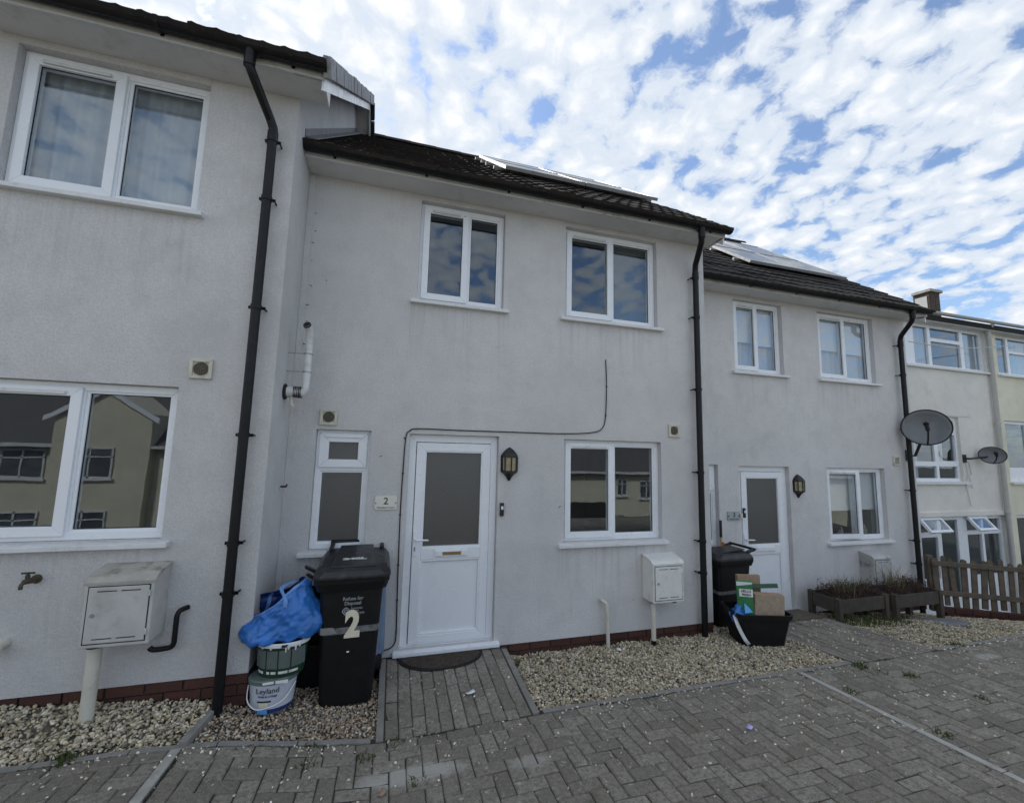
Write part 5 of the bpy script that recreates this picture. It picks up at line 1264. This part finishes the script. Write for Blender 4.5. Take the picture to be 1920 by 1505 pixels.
text('lettering', 'HELLO', .032, M['ink'], gp, (.012, -.0315, .402), extrude=.0004, offset=.001); text('lettering', 'FRESH', .032, M['ink'], gp, (.012, -.0315, .365), extrude=.0004, offset=.001)
cb1 = card_box((4.03, -.40, cz_+.17), R1-.02, .02, (.32, .10, .365), ('card', 'card_print'), 'printed brown carton at the front of the crate', lean=.03)
card_box((4.03, -.18, cz_+.18), R1, -.06, (.26, .05, .485), ('card',), 'plain tan carton standing at the back of the crate')
card_box((4.12, -.275, cz_+.545), R1+.05, -.30, (.31, .10, .045), ('green_dark',), 'flat dark green carton lying across the crate', lean=-.03)
t = tag(empty('blue_sack', (3.735, -.30, cz_+.20)), 'crumpled blue sack with a white tag over the crate edge', 'sack')
m = MB(); rn = random.Random(5); NA = 22; NZ = 10; vs = []
for j in range(NZ+1):
    v = j/NZ
    for k in range(NA):
        a = 2*math.pi*k/NA; r = .085*math.sin(math.pi*min(.96, v*.82+.12))*(1+.34*math.sin(3*a+5*v)+.22*math.sin(5*a-7*v)+.12*math.sin(11*a+9*v)); vs.append((r*math.cos(a)*1.05+.06*v, r*math.sin(a)*.8, .02+v*.21))
m.add(vs, [(j*NA+k, j*NA+(k+1) % NA, (j+1)*NA+(k+1) % NA, (j+1)*NA+k) for j in range(NZ) for k in range(NA)]+[tuple(range(NA))[::-1], tuple(range(NZ*NA, NZ*NA+NA))]); m.build('sack_body', M['blue_plastic'], t, smooth='all')
MB().prism([(.03, -.08, .14), (.13, -.095, .15), (.15, -.07, .235), (.05, -.05, .23)], (0, .004, .003)).build('pale_fold', M['sky_blue'], t)
m = MB(); pts = [(-.075, -.01, .105), (-.098, -.05, .085), (-.098, -.075, .03), (-.07, -.095, -.05), (-.035, -.11, -.12), (.0, -.12, -.165)]; wv = Vector((.042, .0, .012)); vs = []
for p in pts: vs += [p, tuple(Vector(p)+wv)]
m.add(vs, [(2*i, 2*i+1, 2*i+3, 2*i+2) for i in range(len(pts)-1)]); so = m.build('white_tag', M['paper_print'], t, smooth='all', recalc=False); sm = so.modifiers.new('thick', 'SOLIDIFY'); sm.thickness = .003

# broom, dustpan and jar at the farther small window
t = tag(empty('broom', (4.300, .50, -.02)), 'yellow handled broom leaning by the farther small window', 'broom')
MB().tube([(0, 0, .0), (.02, .045, .96)], .012, 10).build('broom_handle', M['wood_yellow'], t, smooth=True); MB().tube([(.02, .045, .96), (.024, .050, 1.18)], .017, 10).build('broom_grip', M['ink'], t, smooth=True)
MB().box(-.14, .14, -.03, .03, -.06, .0).build('broom_head', M['orange'], t, bevel=.006)
t = tag(empty('dustpan', (4.255, .47, .70)), 'orange and yellow dustpan hung beside the broom handle', 'dustpan')
MB().prism([(-.05, 0, .0), (.03, 0, .0), (.045, 0, .13), (.015, 0, .15)], (0, .03, 0)).build('pan', M['yellow'], t, bevel=.004); MB().tube([(.03, .01, .10), (.035, .01, .19)], .016, 8).build('pan_handle', M['orange'], t)
t = tag(empty('garden_ornament', (4.43, .44, .735)), 'little dark ornament perched on the farther bin', 'ornament')
MB().lathe([(.03, 0), (.035, .02), (.022, .045), (.03, .065), (.026, .09), (.01, .10)], (0, 0, 0), 12).build('figure', M['ink'], t, smooth=True)

# folded blue umbrella between bin and wall
t = tag(empty('folded_umbrella', (-.055, -.11, .135)), 'folded grey blue garden umbrella leaning right of the bin', 'umbrella'); t.rotation_euler = (-.03, .055, 0)
m = MB(); NA = 24; vs = []
lv = [(.0, .052), (.05, .066), (.20, .060), (.40, .046), (.58, .032), (.62, .026), (.63, .034), (.66, .030), (.68, .012)]
for z, r in lv:
    for k in range(NA): a = 2*math.pi*k/NA; rr = r*(1+.16*math.cos(8*a)); vs.append((rr*math.cos(a), rr*math.sin(a), z+.03))
m.add(vs, [(j*NA+k, j*NA+(k+1) % NA, (j+1)*NA+(k+1) % NA, (j+1)*NA+k) for j in range(len(lv)-1) for k in range(NA)]+[tuple(range(NA))[::-1], tuple(range((len(lv)-1)*NA, len(lv)*NA))]); m.build('canopy', M['blue_grey'], t, smooth='all')
MB().tube([(0, 0, -.02), (0, 0, .82)], .009, 8).build('pole', M['bracket_metal'], t); MB().lathe([(.052, -.12), (.058, -.02), (.066, .035)], (0, 0, 0), 18).build('base_sleeve', M['bin'], t, smooth=True)

# mats
def half_mat(loc, w, d, label, mat):
    x, y = loc; t = tag(empty('doormat', (x, y, gz(x, y-.1)+.004)), label, 'doormat', 'doormats'); t.rotation_euler = (.055 if x < 2 else .105, 0, 0)
    pts = [(w/2*math.cos(a), -d*math.sin(a), 0) for a in [math.pi*k/28 for k in range(29)]]
    MB().prism(pts, (0, 0, .014)).build('rubber_edge', M['rubber'], t, bevel=.003); MB().prism([(p[0]*.94, p[1]*.92-.004, .0145) for p in pts], (0, 0, .006)).build('mat_pile', M[mat], t)
half_mat((.545, -.055), .78, .245, 'dark half round doormat in front of door 2', 'mat_brown')
t = tag(empty('doormat', (5.20, .34, gz(5.2, .34)+.006)), 'tan rectangular doormat in front of door 3', 'doormat', 'doormats'); t.rotation_euler = (-.105, 0, 0)
MB().box(-.37, .37, -.20, .19, 0, .012).build('mat_pile', M['mat_tan'], t)

# manhole cover
t = tag(empty('manhole_cover', (7.18, -.20, g3(7.18, -.20)+.014)), 'round grey drain cover set in the farther gravel', 'manhole cover'); t.rotation_euler = (-s3(7.2), 0, 0)
MB().lathe([(.235, -.02), (.24, .004), (.225, .010), (0, .010)], (0, 0, 0), 32).build('cover_plate', M['manhole'], t)
MB().lathe([(.262, -.03), (.262, .004), (.245, .004), (.245, -.03)], (0, 0, 0), 32).build('cover_ring', M['manhole'], t)

# planters
def planter(x0, x1, y0, y1, label):
    zt_ = .205; zb = .035; zg_ = min(g3(x0, y1), g3(x1, y1))-.03
    t = tag(empty('planter', (x0, y0, 0)), label, 'planter', 'raised wooden planters'); L, D = x1-x0, y1-y0
    for y in (0, D-.03):
        for k in range(1): MB().box(.035, L-.035, y+.004, y+.028, zb, zt_-.004).build('side_board', M['timber'], t, bevel=.003)
    for x in (0, L-.03): MB().box(x+.003, x+.027, .06, D-.06, zb, zt_-.004).build('end_board', M['timber'], t, bevel=.003)
    for x in (0, L-.065):
        for y in (-.012, D-.053): MB().box(x, x+.065, y, y+.065, zg_, zt_+.012).build('post', M['timber'], t, bevel=.004)
    MB().box(.03, L-.03, .03, D-.03, zb+.01, zt_-.03).build('soil', M['earth'], t)
    return t
planter(5.66, 6.56, .03, .44, 'left wooden planter with reddish plants, nearest door 3')
planter(6.64, 7.58, .00, .42, 'right wooden planter touching the picket fence')
def blades(m, x, y, z, n, hmin, hmax, spread, lean, w=.004):
    for _ in range(n):
        a = random.uniform(0, 6.28); r = spread*math.sqrt(random.random()); bx, by = x+r*math.cos(a), y+r*math.sin(a)
        h = random.uniform(hmin, hmax); la = random.uniform(0, 6.28); l = h*random.uniform(.1, lean); d = random.uniform(0, 3.14); sx, sy = w*math.cos(d), w*math.sin(d)
        mx, my = bx+l*.35*math.cos(la), by+l*.35*math.sin(la); tx, ty = bx+l*math.cos(la), by+l*math.sin(la)
        m.add([(bx-sx, by-sy, z), (bx+sx, by+sy, z), (mx+sx*.7, my+sy*.7, z+h*.6), (mx-sx*.7, my-sy*.7, z+h*.6), (tx, ty, z+h)], [(0, 1, 2, 3), (3, 2, 4)])
def leaves(m, c, r, n, s, squash=1.0):
    for _ in range(n):
        d = Vector((random.gauss(0, 1), random.gauss(0, 1), random.gauss(0, 1))).normalized()*random.random()**.4
        p = Vector((c[0]+d.x*r[0], c[1]+d.y*r[1], c[2]+d.z*r[2])); q = Matrix.Rotation(random.uniform(0, 6.28), 3, 'Z') @ Matrix.Rotation(random.gauss(0, .8), 3, 'X') @ Matrix.Rotation(random.gauss(0, .6), 3, 'Y')
        k = s*random.uniform(.6, 1.3)
        m.add([tuple(p+q @ Vector(v)*k) for v in ((-.5, 0, 0), (0, -.28, .06), (.6, 0, 0), (0, .28, .06))], [(0, 1, 2), (0, 2, 3)])
def plant(name, label, cat, parts, group=None, kind=None):
    t = tag(empty(name, parts[0][3]), label, cat, group, kind)
    for nm, mat, m, o in parts: m.v = [(v[0]-parts[0][3][0], v[1]-parts[0][3][1], v[2]-parts[0][3][2]) for v in m.v]; tag(m.build(nm, M[mat], t, recalc=False), kind='stuff')
    return t
def heather(x0, x1, y0, y1, z, n, label, hgt=.09):
    m = MB(); s = MB()
    for _ in range(n):
        x, y = random.uniform(x0, x1), random.uniform(y0, y1); h = hgt*random.uniform(.4, 1.4)
        s.tube([(x, y, z), (x+random.gauss(0, .02), y+random.gauss(0, .02), z+h)], .0025, 4); leaves(m, (x, y, z+h*.7), (.04, .04, h*.55), 13, .022)
    plant('low_plant', label, 'plant', [('foliage', 'heather', m, ((x0+x1)/2, (y0+y1)/2, z)), ('stems', 'stem', s, 0)], 'plants in the planters')
def grass(x, y, z, n, h, label, spread=.09, group='plants in the planters'):
    m = MB(); blades(m, x, y, z, n, h*.35, h, spread, .45, .0035); plant('tall_grass', label, 'grass', [('blades', 'dry_grass', m, (x, y, z))], group)
heather(5.70, 6.52, .06, .40, .17, 170, 'reddish low plants filling the left planter', .13)
heather(6.68, 7.54, .03, .38, .17, 160, 'reddish low plants filling the right planter', .12)
grass(5.98, .20, .17, 110, .33, 'dry grass tuft on the left side of the left planter', .14)
grass(6.38, .25, .17, 50, .27, 'sparse grass tuft at the right of the left planter', .10)
grass(6.98, .22, .17, 80, .43, 'tallest pale grass tuft in the right planter', .11)
grass(7.38, .24, .17, 34, .28, 'short dark sprigs at the fence end of the right planter', .08)
m = MB(); 
for x, y, n in ((5.72, -.06, 60), (5.95, -.10, 50), (6.2, -.08, 70), (6.5, -.10, 50), (6.0, .2, 60), (6.4, .2, 50), (6.9, .15, 40)): blades(m, x, y, g3(x, y), n, .03, .11, .16, .8, .005); leaves(m, (x, y, g3(x, y)+.03), (.16, .12, .03), 30, .025)
tag(m.build('undergrowth', M['weed'], recalc=False), 'weedy green undergrowth below the wooden planters', kind='stuff')

# picket fence on its brick footing
F0, FD = Vector((8.30, .50, 0)), Vector((1, -.55, 0)).normalized(); FN = Vector((-FD.y, FD.x, 0))
fz = lambda s: -.290-.012*s
t = tag(empty('picket_fence', F0), 'weathered grey picket fence between the gravel and the cream house', 'fence')
FR = Matrix((FD, FN, Vector((0, 0, 1)))).transposed()
pk = MB(); pk.prism([(-.036, -.011, 0), (.036, -.011, 0), (.036, -.011, .70)]+[(.036*math.cos(a), -.011, .70+.045*math.sin(a)) for a in [math.pi*k/8 for k in range(1, 8)]]+[(-.036, -.011, .70)], (0, .022, 0))
pme = pk.mesh('picket', M['picket'])
for k in range(22):
    s = .05+.118*k; o = bpy.data.objects.new('picket', pme); COL.objects.link(o); o.parent = t
    o.matrix_local = Matrix.Translation(FD*s+Vector((0, 0, fz(s)+.08+random.gauss(0, .008)))) @ (FR @ Matrix.Rotation(random.gauss(0, .035), 3, 'Y')).to_4x4() @ Matrix.Diagonal((random.uniform(.86, 1.1), 1, random.uniform(.96, 1.03), 1))
for zz in (.20, .64):
    m = MB(); a, b = FD*-.02, FD*2.7; q = -FN*.0
    pts = [Vector((a.x, a.y, fz(0)+.08+zz-.035)), Vector((b.x, b.y, fz(2.7)+.08+zz-.035))]
    m.prism([tuple(pts[0]-FN*.044), tuple(pts[1]-FN*.044), tuple(pts[1]-FN*.044+Vector((0, 0, .07))), tuple(pts[0]-FN*.044+Vector((0, 0, .07)))], tuple(FN*.030)); m.build('rail', M['picket'], t, bevel=.004)
for s in (.0, 1.38, 2.6): MB().obox(FD*s+FN*.05+Vector((0, 0, fz(s)+.40)), (.07, .07, .84), FR).build('fence_post', M['picket'], t, bevel=.004)
t = tag(empty('brick_edging', F0), 'low reddish brick edging under the picket fence', 'wall')
bm2 = MB().box(-.104, .104, -.05, .05, -.033, .033).mesh('brick', M['brick'])
for row in range(2):
    for k in range(12):
        s = .10+.22*k+(.11 if row else 0); o = bpy.data.objects.new('brick', bm2); COL.objects.link(o); o.parent = t
        o.matrix_local = Matrix.Translation(FD*s-FN*.02+Vector((0, 0, fz(s)+.035-.074*row))) @ (FR @ Matrix.Rotation(.012, 3, 'Y')).to_4x4()
m = MB(); st = MB(); c = F0+FD*1.28-FN*.10
for k in range(9):
    a = random.uniform(0, 6.28); tip = c+Vector((.16*math.cos(a), .12*math.sin(a), fz(1.3)+.15+random.uniform(.1, .5))); st.tube([tuple(c+Vector((0, 0, fz(1.3)))), tuple(tip)], .004, 5); leaves(m, tuple(tip), (.09, .08, .10), 34, .038)
plant('shrub', 'small leafy shrub growing against the picket fence', 'shrub', [('foliage', 'shrub', m, (c.x, c.y, fz(1.3))), ('stems', 'stem', st, 0)])

# weeds between the pavers
for x, y, n, h, lab in ((-1.72, -1.02, 40, .075, 'weed tuft by the leftmost gravel edge'), (.13, -1.07, 26, .045, 'low weed patch at the left foot of the path to door 2'),
                        (-.42, -1.03, 16, .04, 'thin weeds in front of the paint tub gravel'), (-.06, -1.19, 22, .05, 'weed in the joint left of the path'),
                        (.26, -1.47, 16, .045, 'small weed on the pale stained pavers'), (-.40, -1.22, 16, .04, 'moss sprig among pavers below the paint tubs'),
                        (4.36, -1.10, 46, .075, 'brightest weed tuft where the farther gravel meets the strip'), (4.62, -1.36, 34, .06, 'weed tuft out on the farther driveway'),
                        (3.80, -1.42, 26, .055, 'weed beside the middle of the concrete strip'), (3.83, -2.02, 30, .045, 'flat weed near the bottom of the concrete strip'),
                        (4.42, -1.23, 18, .045, 'small weed pair just off the farther path'), (4.75, -1.78, 20, .04, 'low weed at the right edge of the driveway'),
                        (5.95, -.99, 40, .05, 'weeds along the farther gravel kerb'), (1.24, -.16, 24, .05, 'green sprig beside the step of door 2')):
    m = MB(); z = gz(x, y)-.008 if y < KY else g2(x, y); blades(m, x, y, z, n, h*.4, h, .06, 1.2, .004); leaves(m, (x, y, z+.012), (.07, .05, .012), n//2, .022)
    plant('weed_tuft', lab, 'weed', [('blades', 'weed', m, (x, y, z))], 'weeds between the pavers')
# litter
def scrap(name, loc, size, rz, mat, label, curl=.3, cat='litter'):
    x, y = loc; z = (gz(x, y) if (y < KY or x < 1.18) else g2(x, y))+.006; t = MB(); n = 5; vs = []
    for i in range(n+1):
        u = i/n-.5
        for v in (-.5, .5): vs.append((size[0]*u, size[1]*v, .004+curl*size[0]*(u*u)+.1*size[1]*v*math.sin(3*u)))
    o = t.add(vs, [(2*i, 2*i+2, 2*i+3, 2*i+1) for i in range(n)]).build(name, M[mat], recalc=False, smooth='all'); o.location = (x, y, z); o.rotation_euler = (0, 0, rz); q = o.modifiers.new('thick', 'SOLIDIFY'); q.thickness = .002
    return tag(o, label, cat)
scrap('paper_scrap', (.715, -.66), (.075, .035), .4, 'paper', 'torn white paper scrap in the middle of the path')
scrap('wrapper', (2.56, -1.60), (.055, .035), .5, 'mauve', 'pale mauve wrapper on the pavers')
scrap('paper_strip', (1.20, -.135), (.075, .02), .1, 'paper', 'rolled white paper strip beside the doorstep', .1)
scrap('paper_ball', (2.35, -.17), (.05, .045), .8, 'paper', 'white crumpled paper in the gravel by the white pipe', .9)
scrap('leaf_litter', (.645, -.20), (.06, .02), .2, 'paper', 'white scrap lying on the dark doormat', .1)
scrap('leaf_litter', (.05, -1.52), (.05, .03), .9, 'card', 'tan dead leaf at the bottom of the picture', .5)
from mathutils.noise import noise as mnoise
# stray chippings on the pavers
P = []
for _ in range(1500):
    x = random.triangular(-1.9, 8.6, 4.3); y = KY-.03-abs(random.gauss(0, .62)) if random.random() < .85 else KY-.03-random.uniform(0, 2.2)
    if random.random() < (.22 if x < 1.5 else .85)*max(.05, min(1, .55+1.5*mnoise(Vector((x*1.7, y*2.6, 0))))): P.append((x, y, gz(x, y)+.002))
for _ in range(260): x = random.choice((random.uniform(1.3, 4.4), random.uniform(-2.4, -.1), random.uniform(5.6, 8))); y = KY-.045-abs(random.gauss(0, .05)); P.append((x, y, gz(x, y)+.003))
for _ in range(240): x = random.uniform(4.5, 5.5); y = random.uniform(KY, .3); P.append((x, y, gz(x, y)+.002))
for _ in range(26): x = random.uniform(.06, 1.1); y = random.uniform(KY, -.25); P.append((x, y, gz(x, y)+.002))
for _ in range(110): x = random.uniform(-1.9, 1.2); y = KY-.04-random.uniform(0, .5); P.append((x, y, gz(x, y)+.002))
st_ = stones('loose_chippings', np.array(P), 'chip', .007, .024)

# moss and silt caught along the kerbs and joints
m = MB(); r_ = random.Random(11)
def crumb(x, y, z, s):
    for _ in range(7):
        q = Matrix.Rotation(r_.uniform(0, 6.28), 3, 'Z') @ Matrix.Rotation(r_.gauss(0, .5), 3, 'X'); k = s*r_.uniform(.5, 1.3); p = Vector((x+r_.gauss(0, s*1.6), y+r_.gauss(0, s*.8), z+r_.uniform(0, s*.35)))
        m.add([tuple(p+q @ Vector(v)*k) for v in ((-.5, 0, 0), (0, -.35, .1), (.5, 0, 0), (0, .35, .1))], [(0, 1, 2), (0, 2, 3)])
for _ in range(420):
    x = r_.uniform(-2.2, 7.5); y = KY-.048-abs(r_.gauss(0, .012))
    if mnoise(Vector((x*2.1, 3.3, 0))) > -.05: crumb(x, y, gz(x, y)-.004, r_.uniform(.006, .016))
for _ in range(160):
    y = KY-.06-r_.random()*1.7; sx = r_.choice((-.034, .034)); crumb(SR+sx, y, gz(SR, y)-.005, r_.uniform(.005, .013))
for _ in range(60):
    y = KY-.06-r_.random()*.5; crumb(SL+r_.choice((-.036, .036)), y, gz(SL, y)-.005, r_.uniform(.005, .012))
tag(m.build('joint_moss', M['moss_leaf'], recalc=False), kind='stuff')
